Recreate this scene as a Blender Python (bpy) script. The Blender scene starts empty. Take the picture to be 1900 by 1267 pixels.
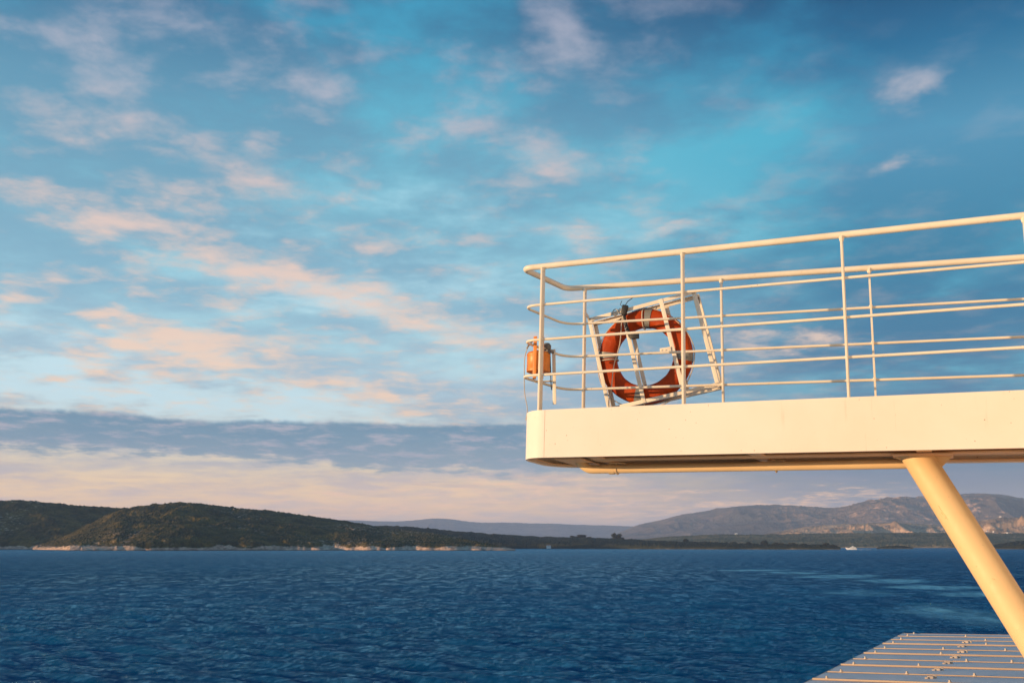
import bpy, bmesh, math, random
import numpy as np
from mathutils import Vector, Matrix
random.seed(7)
SC = bpy.context.scene
COL = SC.collection
R_ = math.radians

# ------------------------------------------------------------------ camera
CAM_H = 14.0                      # metres above the sea
PITCH = math.atan((1012 - 633.5) / 1847.0)
cam_d = bpy.data.cameras.new('camera')
cam_d.lens = 35.0
cam_d.sensor_width = 36.0
cam_d.clip_start = 0.1
cam_d.clip_end = 200000.0
cam_d.dof.use_dof = True
cam_d.dof.focus_distance = 7.4
cam_d.dof.aperture_fstop = 8.0
cam = bpy.data.objects.new('camera', cam_d)
COL.objects.link(cam)
cam.location = (0, 0, CAM_H)
cam.rotation_euler = (math.pi / 2 + PITCH, 0, 0)
SC.camera = cam

# ship frame (the ferry heels and trims a little): local x along the wing rail, y forward, z up
SHIP_R = (Matrix.Rotation(-0.428, 3, 'Z') @ Matrix.Rotation(0.0175, 3, 'Y') @ Matrix.Rotation(-0.0324, 3, 'X')).to_4x4()
SHIP = Matrix.Translation((0.1933, 6.8871, 0.9186 + CAM_H)) @ SHIP_R

# ------------------------------------------------------------------ light
SUN_LOCAL = Vector((-0.77, -0.64, 0.062)).normalized()
SUN_DIR = (SHIP_R.to_3x3() @ SUN_LOCAL).normalized()      # towards the sun
sun_el = math.asin(SUN_DIR.z)
sun_az = math.atan2(SUN_DIR.x, SUN_DIR.y)                 # clockwise from +Y
sd = bpy.data.lights.new('sun', 'SUN')
sd.energy = 5.0
sd.angle = R_(0.5)
sd.color = (1.0, 0.65, 0.335)
sun = bpy.data.objects.new('sun', sd)
COL.objects.link(sun)
sun.rotation_euler = (-SUN_DIR).to_track_quat('-Z', 'Y').to_euler()
sun.location = (0, 0, 60)

SC.view_settings.view_transform = 'Standard'
SC.view_settings.look = 'None'
SC.view_settings.exposure = 0.5
SC.view_settings.gamma = 1.0
SC.view_settings.use_curve_mapping = False
SC.render.engine = 'CYCLES'
SC.cycles.use_denoising = True
SC.cycles.max_bounces = 6
SC.cycles.volume_bounces = 1
SC.cycles.sample_clamp_indirect = 6.0

# ------------------------------------------------------------------ photo direction helpers (angles only)
CP, SP = math.cos(PITCH), math.sin(PITCH)
def pix_dir(u, v):
    a = (u - 950) / 1847.0
    b = -(v - 633.5) / 1847.0
    return Vector((a, CP - b * SP, SP + b * CP)).normalized()
def azel(u, v):
    d = pix_dir(u, v)
    return math.degrees(math.atan2(d.x, d.y)), math.degrees(math.asin(d.z))
def lin(c):
    return tuple((x / 255 / 12.92) if x / 255 <= 0.04045 else ((x / 255 + 0.055) / 1.055) ** 2.4 for x in c)

# ------------------------------------------------------------------ node graph helper
class G:
    def __init__(s, tree):
        s.t = tree; s.n = tree.nodes; s.l = tree.links
    def add(s, typ, **kw):
        n = s.n.new(typ)
        for k, v in kw.items():
            setattr(n, k, v)
        return n
    def set(s, sock, v):
        if hasattr(v, 'links'):
            s.l.new(v, sock)
        elif v is not None:
            if isinstance(v, (tuple, list)) and len(v) == 3 and sock.type == 'RGBA':
                v = (*v, 1)
            sock.default_value = v
    def m(s, op, a, b=None, c=None, clamp=False):
        n = s.add('ShaderNodeMath', operation=op, use_clamp=clamp)
        s.set(n.inputs[0], a); s.set(n.inputs[1], b)
        if c is not None: s.set(n.inputs[2], c)
        return n.outputs[0]
    def vm(s, op, a, b=None, scale=None):
        n = s.add('ShaderNodeVectorMath', operation=op)
        s.set(n.inputs[0], a)
        if b is not None: s.set(n.inputs[1], b)
        if scale is not None: s.set(n.inputs['Scale'], scale)
        return n.outputs['Value'] if op in ('LENGTH', 'DOT_PRODUCT') else n.outputs[0]
    def comb(s, x, y, z=0.0):
        n = s.add('ShaderNodeCombineXYZ')
        s.set(n.inputs[0], x); s.set(n.inputs[1], y); s.set(n.inputs[2], z)
        return n.outputs[0]
    def sep(s, v):
        n = s.add('ShaderNodeSeparateXYZ'); s.set(n.inputs[0], v)
        return n.outputs
    def noise(s, vec, scale, detail=4, rough=0.5, dist=0.0, col=False, dims='3D', w=None):
        n = s.add('ShaderNodeTexNoise', noise_dimensions=dims)
        s.set(n.inputs['Vector'], vec); n.inputs['Scale'].default_value = scale
        n.inputs['Detail'].default_value = detail; n.inputs['Roughness'].default_value = rough
        n.inputs['Distortion'].default_value = dist
        return n.outputs[1] if col else n.outputs[0]
    def mapr(s, v, a, b, c=0.0, d=1.0, smooth=True):
        n = s.add('ShaderNodeMapRange', interpolation_type='SMOOTHSTEP' if smooth else 'LINEAR')
        s.set(n.inputs[0], v); s.set(n.inputs[1], a); s.set(n.inputs[2], b); s.set(n.inputs[3], c); s.set(n.inputs[4], d)
        return n.outputs[0]
    def mix(s, f, a, b, mode='MIX'):
        n = s.add('ShaderNodeMix', data_type='RGBA', blend_type=mode, clamp_factor=True)
        s.set(n.inputs[0], f); s.set(n.inputs[6], a); s.set(n.inputs[7], b)
        return n.outputs[2]
    def ramp(s, f, stops, interp='LINEAR'):
        n = s.add('ShaderNodeValToRGB'); cr = n.color_ramp; cr.interpolation = interp
        while len(cr.elements) < len(stops): cr.elements.new(0.5)
        for e, (p, c) in zip(cr.elements, stops):
            e.position = p; e.color = (*c, 1)
        s.set(n.inputs[0], f)
        return n.outputs[0]
    def blob(s, P, cx, cy, rx, ry, rot=0.0):
        mp = s.add('ShaderNodeMapping', vector_type='TEXTURE')
        s.l.new(P, mp.inputs[0])
        mp.inputs['Location'].default_value = (cx, cy, 0)
        mp.inputs['Rotation'].default_value = (0, 0, rot)
        mp.inputs['Scale'].default_value = (rx, ry, 1)
        g = s.add('ShaderNodeTexGradient', gradient_type='QUADRATIC_SPHERE')
        s.l.new(mp.outputs[0], g.inputs[0])
        return g.outputs['Fac']
    def blobs(s, P, lst):
        acc = 0.0
        for (u, v, ru, rv, rot, k) in lst:
            cx, cy = azel(u, v)
            b = s.blob(P, cx, cy, ru * 1.45 / 30.5, rv * 1.45 / 30.5, R_(-rot))
            acc = s.m('MULTIPLY_ADD', b, k, acc)
        return acc

# ------------------------------------------------------------------ sky
W = bpy.data.worlds.new('World')
SC.world = W
W.use_nodes = True
W.node_tree.nodes.clear()
g = G(W.node_tree)
tc = g.add('ShaderNodeTexCoord')
dirv = g.vm('NORMALIZE', tc.outputs['Generated'])
dx, dy, dz = g.sep(dirv)
DEG = 180 / math.pi
az = g.m('MULTIPLY', g.m('ARCTAN2', dx, dy), DEG)
el = g.m('MULTIPLY', g.m('ARCSINE', dz), DEG)
P0 = g.comb(az, el, 0.0)
az_s = g.m('MINIMUM', az, g.m('SUBTRACT', 180.0, g.m('MULTIPLY', az, 2.0)))   # closes smoothly behind the camera
# cloud deck seen in perspective
den = g.m('ADD', g.m('MAXIMUM', dz, 0.0), 0.10)
q = g.comb(g.m('DIVIDE', dx, den), g.m('DIVIDE', dy, den), 0.0)
warp = g.vm('SUBTRACT', g.noise(q, 2.2, 5, 0.58, col=True), (0.5, 0.5, 0.5))
warp2 = g.vm('SUBTRACT', g.noise(q, 7.0, 4, 0.55, col=True), (0.5, 0.5, 0.5))
P = g.vm('ADD', P0, g.vm('MULTIPLY', warp, (6.0, 3.2, 0.0)))
P = g.vm('ADD', P, g.vm('MULTIPLY', warp2, (3.4, 2.0, 0.0)))
eln = g.m('DIVIDE', el, 40.0)
def st(v, c): return (max(0.0, azel(950, v)[1]) / 40.0, lin(c))
clearL = g.ramp(eln, [st(1012, (255, 206, 158)), st(900, (255, 222, 176)), st(830, (236, 228, 210)), st(740, (206, 232, 240)),
                      st(650, (184, 228, 240)), st(450, (140, 208, 228)), st(250, (102, 194, 220)), st(100, (70, 176, 210)), st(-100, (50, 152, 195))])
clearR = g.ramp(eln, [st(1012, (158, 148, 156)), st(940, (140, 146, 164)), st(860, (70, 118, 156)), st(760, (84, 160, 190)),
                      st(600, (70, 158, 190)), st(420, (72, 176, 206)), st(250, (74, 182, 212)), st(100, (40, 140, 182)), st(-100, (20, 104, 154))])
side = g.mapr(g.m('ADD', az_s, g.m('MULTIPLY', g.sep(warp)[0], 8.0)), -4.0, 22.0)
clear = g.mix(side, clearL, clearR)
# nishita part: keeps the physical fall-off away from the sun
sky = g.add('ShaderNodeTexSky', sky_type='NISHITA', sun_disc=False)
sky.sun_elevation = sun_el
sky.sun_rotation = sun_az
sky.altitude = 20.0
nish = g.mix(1.0, sky.outputs[0], (0.1, 0.1, 0.1), 'MULTIPLY')
clear = g.mix(0.08, clear, nish)

f1 = g.noise(q, 1.6, 9, 0.56, 0.3)
f2 = g.noise(g.vm('ADD', q, (7.3, 2.1, 0.0)), 3.4, 8, 0.58, 0.2)
f3 = g.noise(g.vm('ADD', q, (1.3, 9.1, 0.0)), 9.0, 6, 0.6, 0.1)
fsum = g.m('ADD', g.m('MULTIPLY', f1, 0.5), g.m('ADD', g.m('MULTIPLY', f2, 0.34), g.m('MULTIPLY', f3, 0.16)))
# grey-blue veil cover
veil_b = g.blobs(P, [
    (60, 120, 420, 260, 10, 0.75), (480, 60, 360, 170, 0, 0.6), (300, 330, 420, 160, 20, 0.4), (900, 330, 420, 150, 15, 0.35), (1250, 70, 460, 150, 8, 0.8),
    (1000, 100, 180, 150, 35, 0.35), (1850, 60, 330, 380, 0, 1.1), (1500, 480, 500, 140, -6, 0.40), (1780, 600, 420, 120, 0, 0.50),
    (1300, 650, 380, 110, 0, 0.42), (850, 560, 320, 80, 12, 0.35), (200, 520, 420, 80, 5, 0.45), (600, 700, 600, 70, 6, 0.40),
    (120, 640, 330, 60, 8, 0.35), (1000, 720, 350, 90, 0, 0.45), (400, 450, 480, 70, 15, 0.25), (1400, 860, 700, 90, 0, 0.35),
    (1300, 330, 400, 170, 0, -0.35), (700, 130, 260, 150, 30, -0.30), (1000, 420, 300, 60, 8, -0.25), (280, 480, 260, 40, 10, -0.3), (380, 738, 480, 40, 3, -1.0),
    (80, 700, 240, 34, 3, -0.5), (1700, 690, 260, 40, 0, -0.25), (1830, 520, 200, 30, 5, -0.12)])
fc = g.m('MULTIPLY', g.m('SUBTRACT', fsum, 0.5), 5.0)
veil = g.mapr(g.m('ADD', fc, veil_b), -0.55, 0.60)
veilL = g.ramp(eln, [st(1000, (222, 198, 184)), st(900, (198, 186, 188)), st(820, (158, 180, 198)), st(700, (166, 194, 212)), st(560, (134, 180, 204)),
                     st(400, (116, 166, 192)), st(220, (98, 150, 180)), st(60, (60, 114, 152)), st(-60, (36, 86, 128))])
veilR = g.ramp(eln, [st(1000, (150, 148, 162)), st(920, (124, 136, 160)), st(800, (84, 126, 160)), st(650, (54, 118, 156)), st(500, (50, 126, 162)),
                     st(300, (80, 146, 182)), st(150, (30, 104, 148)), st(20, (8, 66, 112))])
veilC = g.mix(side, veilL, veilR)
lum_b = g.blobs(P, [(330, 745, 560, 48, 3, 0.9), (120, 700, 220, 36, 3, 0.6), (560, 560, 260, 50, 10, 0.35), (760, 500, 300, 60, 8, 0.35), (1000, 640, 220, 60, 5, 0.3),
    (900, 400, 380, 70, 6, 0.3), (1300, 420, 300, 60, -4, 0.25), (150, 640, 240, 40, 4, 0.35), (1720, 690, 240, 26, -4, 0.3), (1690, 540, 120, 22, 0, 0.25), (420, 400, 260, 50, 10, 0.2), (1040, 700, 160, 40, 0, 0.35)])
lumm = g.mapr(g.m('ADD', g.m('MULTIPLY', fc, -0.7), lum_b), 0.0, 0.9)
lumm = g.m('MULTIPLY', lumm, g.mapr(lum_b, 0.0, 0.15))
c = g.mix(g.m('MULTIPLY', veil, 0.90), clear, veilC)
c = g.mix(g.m('MULTIPLY', lumm, 0.75), c, g.mix(side, lin((206, 236, 246)), lin((112, 196, 216))))
# pale lit undersides
pink_b = g.blobs(P, [
    (200, 100, 110, 80, 30, 0.42), (230, 160, 130, 50, 35, 0.3), (340, 30, 160, 60, 0, 0.32), (600, 140, 80, 55, 10, 0.42), (680, 90, 60, 40, 30, 0.3),
    (1030, 60, 120, 70, 38, 0.62), (1690, 165, 90, 60, 10, 0.30), (1680, 308, 80, 28, -8, 0.22), (880, 230, 120, 70, 10, 0.32),
    (960, 270, 160, 50, 20, 0.3), (260, 240, 90, 26, 5, 0.34), (340, 320, 150, 36, 10, 0.34), (480, 270, 60, 26, 10, 0.26), (500, 330, 140, 50, 8, 0.28),
    (145, 395, 95, 52, 8, 0.60), (60, 370, 110, 40, 8, 0.25), (380, 470, 170, 52, 10, 0.58), (300, 430, 200, 40, 15, 0.3), (520, 510, 200, 44, 6, 0.40), (660, 560, 200, 44, 12, 0.62),
    (800, 600, 150, 40, 8, 0.45), (900, 640, 160, 40, 5, 0.25), (30, 570, 70, 26, 8, 0.6), (210, 612, 50, 26, 5, 0.70), (320, 640, 100, 38, 6, 0.95), (200, 680, 150, 24, 4, 0.55),
    (480, 690, 200, 36, 4, 0.3), (640, 720, 160, 30, 5, 0.5), (720, 745, 120, 20, 0, 0.45), (860, 765, 200, 20, 0, 0.3), (150, 760, 120, 12, 2, 0.3),
    (420, 650, 260, 40, 4, 0.25), (1080, 430, 140, 30, 0, 0.3), (1000, 300, 120, 30, 0, 0.2), (1560, 630, 200, 30, 0, 0.12), (1420, 630, 120, 50, 0, 0.35), (1250, 430, 140, 26, -5, 0.22),
    (600, 940, 260, 26, 0, 0.35), (960, 905, 260, 24, 0, 0.4), (1150, 940, 300, 24, 0, 0.3), (1500, 925, 200, 16, -3, 0.45), (760, 950, 180, 18, 0, 0.4)])
fp = g.m('ADD', g.m('MULTIPLY', g.noise(g.vm('ADD', q, (3.3, 4.1, 0.0)), 5.0, 8, 0.55, 0.2), 0.6), g.m('MULTIPLY', f3, 0.4))
fp = g.m('MULTIPLY', g.m('SUBTRACT', fp, 0.5), 4.0)
pinkm = g.m('MULTIPLY', g.mapr(g.m('ADD', fp, pink_b), -0.22, 0.95), g.mapr(pink_b, 0.0, 0.16))
mott = g.m('MULTIPLY', g.mapr(fp, -0.10, 0.80), g.mapr(az_s, 24.0, -6.0, 0.15, 0.80))
pinkm = g.m('MAXIMUM', pinkm, g.m('MULTIPLY', mott, g.mapr(el, 3.0, 8.0)))
pinkC = g.ramp(eln, [st(980, (255, 208, 164)), st(850, (252, 214, 182)), st(700, (252, 218, 192)), st(560, (244, 212, 194)), st(400, (228, 204, 196)), st(200, (184, 186, 200)), st(0, (160, 168, 190))])
c = g.mix(g.m('MULTIPLY', pinkm, 0.90), c, pinkC)
# long slate bank low on the left
def edge(pts):
    n = g.add('ShaderNodeFloatCurve'); cv = n.mapping.curves[0]
    P_ = [((azel(u, v)[0] + 40) / 80, azel(u, v)[1] / 12) for u, v in pts]
    while len(cv.points) < len(P_): cv.points.new(0.5, 0.5)
    for p, (x, y) in zip(cv.points, P_): p.location = (x, y)
    n.mapping.update()
    g.set(n.inputs['Value'], g.m('DIVIDE', g.m('ADD', az_s, 40.0), 80.0))
    return g.m('MULTIPLY', n.outputs[0], 12.0)
top_e = edge([(-400, 756), (0, 757), (200, 768), (500, 784), (800, 786), (1000, 790), (1400, 820), (2100, 830)])
bot_e = edge([(-400, 838), (0, 842), (250, 848), (500, 862), (750, 878), (1000, 884), (1400, 880), (2100, 880)])
bn = g.noise(g.comb(g.m('MULTIPLY', az, 0.35), g.m('MULTIPLY', el, 1.6)), 1.4, 8, 0.62)
bw = g.m('MULTIPLY', g.m('SUBTRACT', bn, 0.5), 2.4)
bw0 = g.m('ADD', g.m('MULTIPLY', g.m('SUBTRACT', g.noise(P0, 1.6, 7, 0.6), 0.5), 0.30), g.m('MULTIPLY', g.m('SUBTRACT', g.noise(P0, 0.22, 4, 0.5), 0.5), 0.9))
up = g.mapr(g.m('SUBTRACT', g.m('ADD', top_e, bw0), el), -0.16, 0.16)
lo = g.mapr(g.m('SUBTRACT', el, g.m('ADD', bot_e, bw)), -0.10, 0.55)
bank = g.m('MULTIPLY', up, lo)
bank = g.m('MULTIPLY', bank, g.mapr(az_s, -1.0, 16.0, 1.0, 0.15))
bankC = g.mix(g.mapr(g.m('SUBTRACT', top_e, el), 0.0, 3.0), lin((98, 142, 170)), lin((140, 162, 180)))
bankC = g.mix(g.mapr(bn, 0.46, 0.68), bankC, lin((170, 172, 188)))
c = g.mix(g.m('MULTIPLY', bank, 0.93), c, bankC)
# thin slate streaks under the bank
sn = g.noise(g.comb(g.m('MULTIPLY', az, 0.10), g.m('MULTIPLY', el, 1.35)), 1.5, 7, 0.55)
stk = g.m('MULTIPLY', g.mapr(sn, 0.52, 0.70), g.mapr(el, 4.6, 3.6))
c = g.mix(g.m('MULTIPLY', stk, 0.6), c, g.mix(side, lin((206, 184, 176)), lin((130, 140, 162))))
# the low sky is brighter than it looks through the haze
c = g.mix(g.mapr(el, 5.5, 0.5), c, g.vm('MULTIPLY', c, (1.45, 1.27, 1.10)))
# below the horizon: the sea's own tone, never seen
c = g.mix(g.mapr(el, -0.6, -2.5), c, lin((60, 96, 130)))
bg = g.add('ShaderNodeBackground')
g.l.new(c, bg.inputs[0]); bg.inputs[1].default_value = 0.72
wo = g.add('ShaderNodeOutputWorld')
g.l.new(bg.outputs[0], wo.inputs[0])
W.cycles.sampling_method = 'MANUAL'
W.cycles.sample_map_resolution = 512
#SKYEND

# ------------------------------------------------------------------ mesh helpers
def link(name, me, mat=None, parent=None, mw=None):
    o = bpy.data.objects.new(name, me)
    COL.objects.link(o)
    if mat is not None and me is not None:
        me.materials.append(mat)
    if parent is not None: o.parent = parent
    if mw is not None: o.matrix_world = mw
    return o
def tag(o, label=None, cat=None, group=None, kind=None):
    if label: o['label'] = label
    if cat: o['category'] = cat
    if group: o['group'] = group
    if kind: o['kind'] = kind
    return o
def mesh_from(bm, name, smooth=None):
    bmesh.ops.recalc_face_normals(bm, faces=bm.faces)
    me = bpy.data.meshes.new(name)
    bm.to_mesh(me); bm.free()
    if smooth is not None:
        me.shade_smooth() if hasattr(me, 'shade_smooth') else None
        for p in me.polygons: p.use_smooth = True
        if smooth < 180:
            me.set_sharp_from_angle(angle=R_(smooth))
    return me
def add_box(bm, c, size, rot=None, bevel=0.0):
    r = bmesh.ops.create_cube(bm, size=1.0)
    vs = r['verts']
    M = Matrix.Translation(Vector(c)) @ (rot.to_4x4() if rot is not None else Matrix.Identity(4)) @ Matrix.Diagonal((*size, 1))
    bmesh.ops.transform(bm, matrix=M, verts=vs)
    if bevel:
        es = list({e for v in vs for e in v.link_edges})
        bmesh.ops.bevel(bm, geom=es, offset=bevel, segments=2, affect='EDGES', profile=0.6)
def bar_between(bm, a, b, w, t, wdir, bevel=0.0015):
    """flat bar from a to b: width w along wdir, thickness t across"""
    a = Vector(a); b = Vector(b); d = (b - a); L = d.length; d.normalize()
    wd = Vector(wdir); wd = (wd - d * wd.dot(d)).normalized(); n = d.cross(wd)
    rot = Matrix((wd, n, d)).transposed()
    add_box(bm, (a + b) / 2, (w, t, L), rot, bevel)
def smooth_path(pts, r, seg=8):
    pts = [Vector(p) for p in pts]; out = [pts[0]]
    for i in range(1, len(pts) - 1):
        rr = r[i] if isinstance(r, (list, tuple)) else r
        a, b, c = pts[i - 1], pts[i], pts[i + 1]
        d1 = (a - b); d2 = (c - b)
        l1, l2 = d1.length, d2.length
        rr = min(rr, l1 * 0.49, l2 * 0.49)
        p1 = b + d1 / l1 * rr; p2 = b + d2 / l2 * rr
        for k in range(seg + 1):
            t = k / seg
            out.append(p1 * (1 - t) ** 2 + b * 2 * t * (1 - t) + p2 * t * t)
    out.append(pts[-1])
    return out
def add_tube(bm, pts, rad, n=12, cap=True, dent=0.0):
    pts = [Vector(p) for p in pts]
    rads = rad if isinstance(rad, (list, tuple)) else [rad] * len(pts)
    t0 = (pts[1] - pts[0]).normalized()
    nrm = t0.orthogonal().normalized()
    rings = []
    for i, p in enumerate(pts):
        if i == 0: t = pts[1] - p
        elif i == len(pts) - 1: t = p - pts[i - 1]
        else: t = (pts[i + 1] - p).normalized() + (p - pts[i - 1]).normalized()
        t.normalize()
        nrm = (nrm - t * nrm.dot(t)).normalized()
        bn_ = t.cross(nrm)
        rings.append([bm.verts.new(p + (nrm * math.cos(2 * math.pi * k / n) + bn_ * math.sin(2 * math.pi * k / n)) * rads[i]) for k in range(n)])
    for a, b in zip(rings, rings[1:]):
        for k in range(n):
            bm.faces.new((a[k], a[(k + 1) % n], b[(k + 1) % n], b[k]))
    if cap:
        bm.faces.new(rings[0][::-1]); bm.faces.new(rings[-1])
def add_lathe(bm, prof, n=24, M=Matrix.Identity(4)):
    rings = []
    for r, z in prof:
        rings.append([bm.verts.new(M @ Vector((r * math.cos(2 * math.pi * k / n), r * math.sin(2 * math.pi * k / n), z))) for k in range(n)])
    for a, b in zip(rings, rings[1:]):
        for k in range(n):
            bm.faces.new((a[k], a[(k + 1) % n], b[(k + 1) % n], b[k]))
    bm.faces.new(rings[0][::-1]); bm.faces.new(rings[-1])

# ------------------------------------------------------------------ materials
def mat(name):
    m = bpy.data.materials.new(name); m.use_nodes = True
    m.node_tree.nodes.clear()
    g = G(m.node_tree)
    p = g.add('ShaderNodeBsdfPrincipled'); o = g.add('ShaderNodeOutputMaterial')
    g.l.new(p.outputs[0], o.inputs[0])
    return m, g, p
def bump(g, p, h, strength, dist):
    b = g.add('ShaderNodeBump'); b.inputs['Strength'].default_value = strength; b.inputs['Distance'].default_value = dist
    g.set(b.inputs['Height'], h); g.l.new(b.outputs[0], p.inputs['Normal'])
def paint(name, col, rough=0.42, rust=0.25, bmp=0.25, dist=0.004, scale=6.0, spec=0.35):
    m, g, p = mat(name)
    tc = g.add('ShaderNodeTexCoord').outputs['Object']
    n1 = g.noise(tc, scale * 0.35, 5, 0.6)
    n2 = g.noise(tc, scale * 6, 6, 0.65)
    c = g.mix(g.mapr(n1, 0.35, 0.7), col, tuple(x * f for x, f in zip(col, (0.93, 0.90, 0.86))))
    # small chips and faint rusty weeps
    s3 = g.sep(tc)
    wv = g.comb(g.m('MULTIPLY', s3[0], 30.0), g.m('MULTIPLY', s3[1], 30.0), g.m('MULTIPLY', s3[2], 2.5))
    weep = g.m('MULTIPLY', g.mapr(g.noise(wv, 1.0, 4, 0.6), 0.60, 0.78), g.mapr(n1, 0.42, 0.65))
    c = g.mix(g.m('MULTIPLY', weep, rust), c, (0.42, 0.27, 0.14))
    chip = g.mapr(g.noise(tc, 55.0, 3, 0.5), 0.735, 0.75)
    c = g.mix(g.m('MULTIPLY', chip, min(1.0, rust * 2.4)), c, (0.20, 0.10, 0.05))
    g.set(p.inputs['Base Color'], c)
    g.set(p.inputs['Roughness'], g.mapr(n2, 0.3, 0.7, rough - 0.05, rough + 0.1))
    p.inputs['Specular IOR Level'].default_value = spec
    h = g.m('ADD', g.m('MULTIPLY', g.noise(tc, scale, 4, 0.5), 1.0), g.m('MULTIPLY', g.noise(tc, scale * 14, 3, 0.6), 0.12))
    bump(g, p, h, bmp, dist)
    return m
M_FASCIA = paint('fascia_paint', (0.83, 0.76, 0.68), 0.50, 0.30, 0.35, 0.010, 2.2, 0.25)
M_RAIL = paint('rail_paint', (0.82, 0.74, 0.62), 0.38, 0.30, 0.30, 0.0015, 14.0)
M_UNDER = paint('underside_bounce_tint', (0.82, 0.50, 0.27), 0.6, 0.6, 0.4, 0.003, 8.0)  # cream paint with the warm bounce light put into its colour
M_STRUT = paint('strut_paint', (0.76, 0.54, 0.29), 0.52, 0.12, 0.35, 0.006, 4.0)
M_FRAME = paint('rack_paint', (0.80, 0.73, 0.63), 0.45, 0.25, 0.25, 0.0015, 14.0)
M_HULL = paint('hull_paint', (0.78, 0.76, 0.72), 0.45, 0.2, 0.2, 0.004, 1.0)
def simple(name, col, rough=0.5, metal=0.0, bmp=0.2, scale=60.0, dist=0.001, vary=0.2):
    m, g, p = mat(name)
    tc = g.add('ShaderNodeTexCoord').outputs['Object']
    n1 = g.noise(tc, scale * 0.3, 5, 0.6)
    g.set(p.inputs['Base Color'], g.mix(g.mapr(n1, 0.3, 0.7), tuple(x * (1 - vary) for x in col), col))
    p.inputs['Roughness'].default_value = rough; p.inputs['Metallic'].default_value = metal
    bump(g, p, g.noise(tc, scale, 4, 0.6), bmp, dist)
    return m
M_TAPE = simple('reflective_tape', (0.25, 0.24, 0.22), 0.4, 0.2, 0.15, 90)
M_ROPE = simple('rope_fibre', (0.62, 0.52, 0.42), 0.9, 0, 0.6, 300, 0.002)
M_BLACK = simple('black_rubber', (0.018, 0.017, 0.018), 0.45, 0, 0.2, 80)
M_STEEL = simple('dull_steel', (0.35, 0.33, 0.30), 0.4, 0.8, 0.2, 80)
M_GREY = simple('grey_plastic', (0.16, 0.15, 0.15), 0.6, 0, 0.2, 80)
M_CAN = simple('canister_orange', (0.78, 0.25, 0.035), 0.42, 0, 0.15, 40, 0.001, 0.15)
M_CLIP = simple('pale_sealant', (0.58, 0.48, 0.40), 0.6, 0, 0.3, 60)
# life ring: woven orange cover, creased
m, g, p = mat('ring_cover')
tc = g.add('ShaderNodeTexCoord').outputs['Object']
n1 = g.noise(tc, 5.0, 5, 0.6); n2 = g.noise(tc, 16.0, 4, 0.6, 0.6)
c = g.mix(g.mapr(n1, 0.3, 0.7), (0.33, 0.034, 0.003), (0.46, 0.062, 0.005))
c = g.mix(g.m('MULTIPLY', g.mapr(n2, 0.62, 0.75), 0.35), c, (0.30, 0.05, 0.015))
g.set(p.inputs['Base Color'], c); p.inputs['Roughness'].default_value = 0.5; p.inputs['Specular IOR Level'].default_value = 0.2
bump(g, p, g.m('ADD', g.m('MULTIPLY', g.noise(tc, 7.0, 3, 0.5, 1.0), 1.0), g.m('MULTIPLY', g.noise(tc, 60.0, 3, 0.6), 0.08)), 0.5, 0.02)
M_RING = m
# roof sheets: pale grey coated metal with a soft sheen
m, g, p = mat('roof_sheet')
gm = g.add('ShaderNodeNewGeometry').outputs['Position']
n1 = g.noise(gm, 1.6, 5, 0.6); n2 = g.noise(gm, 14.0, 5, 0.65)
c = g.mix(g.mapr(n1, 0.3, 0.7), (0.56, 0.54, 0.57), (0.68, 0.63, 0.63))
c = g.mix(g.m('MULTIPLY', g.mapr(n2, 0.55, 0.8), 0.3), c, (0.32, 0.29, 0.27))
g.set(p.inputs['Base Color'], c); p.inputs['Metallic'].default_value = 0.1
g.set(p.inputs['Roughness'], g.mapr(n2, 0.3, 0.7, 0.48, 0.62))
bump(g, p, g.noise(gm, 3.0, 4, 0.5), 0.15, 0.01)
M_ROOF = m
M_RIB = paint('rib_paint', (0.48, 0.36, 0.28), 0.45, 0.6, 0.3, 0.002, 9.0)

# ------------------------------------------------------------------ noise in numpy (terrain, sea)
def vnoise(x, y, seed=0):
    xi = np.floor(x).astype(np.int64); yi = np.floor(y).astype(np.int64)
    xf = x - xi; yf = y - yi
    u = xf * xf * xf * (xf * (xf * 6 - 15) + 10); v = yf * yf * yf * (yf * (yf * 6 - 15) + 10)
    def h(a, b):
        n = (a * 374761393 + b * 668265263 + seed * 982451653) & 0xffffffff
        n = ((n ^ (n >> 13)) * 1274126177) & 0xffffffff
        n = n ^ (n >> 16)
        return (n & 0xffff) / 65535.0
    return (h(xi, yi) * (1 - u) * (1 - v) + h(xi + 1, yi) * u * (1 - v) + h(xi, yi + 1) * (1 - u) * v + h(xi + 1, yi + 1) * u * v) * 2 - 1
def fbm(x, y, octs=5, seed=0, gain=0.5, ridged=False):
    s = 0; a = 1.0; tot = 0
    for i in range(octs):
        nv = vnoise(x, y, seed + i * 17)
        if ridged: nv = 1 - 2 * np.abs(nv)
        s = s + a * nv; tot += a
        a *= gain; x = x * 2.03 + 11.7; y = y * 2.03 - 5.3
    return s / tot
def grid_mesh(name, X, Y, Z, smooth=True):
    nr, nc = X.shape
    co = np.stack([X, Y, Z], -1).reshape(-1, 3).astype(np.float32)
    i = np.arange(nr * nc).reshape(nr, nc)
    f = np.stack([i[:-1, :-1], i[:-1, 1:], i[1:, 1:], i[1:, :-1]], -1).reshape(-1, 4)
    me = bpy.data.meshes.new(name)
    me.vertices.add(len(co)); me.vertices.foreach_set('co', co.ravel())
    me.loops.add(f.size); me.loops.foreach_set('vertex_index', f.ravel().astype(np.int32))
    me.polygons.add(len(f)); me.polygons.foreach_set('loop_start', np.arange(0, f.size, 4, dtype=np.int32))
    me.polygons.foreach_set('use_smooth', np.full(len(f), smooth))
    me.update(calc_edges=True)
    return me
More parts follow.
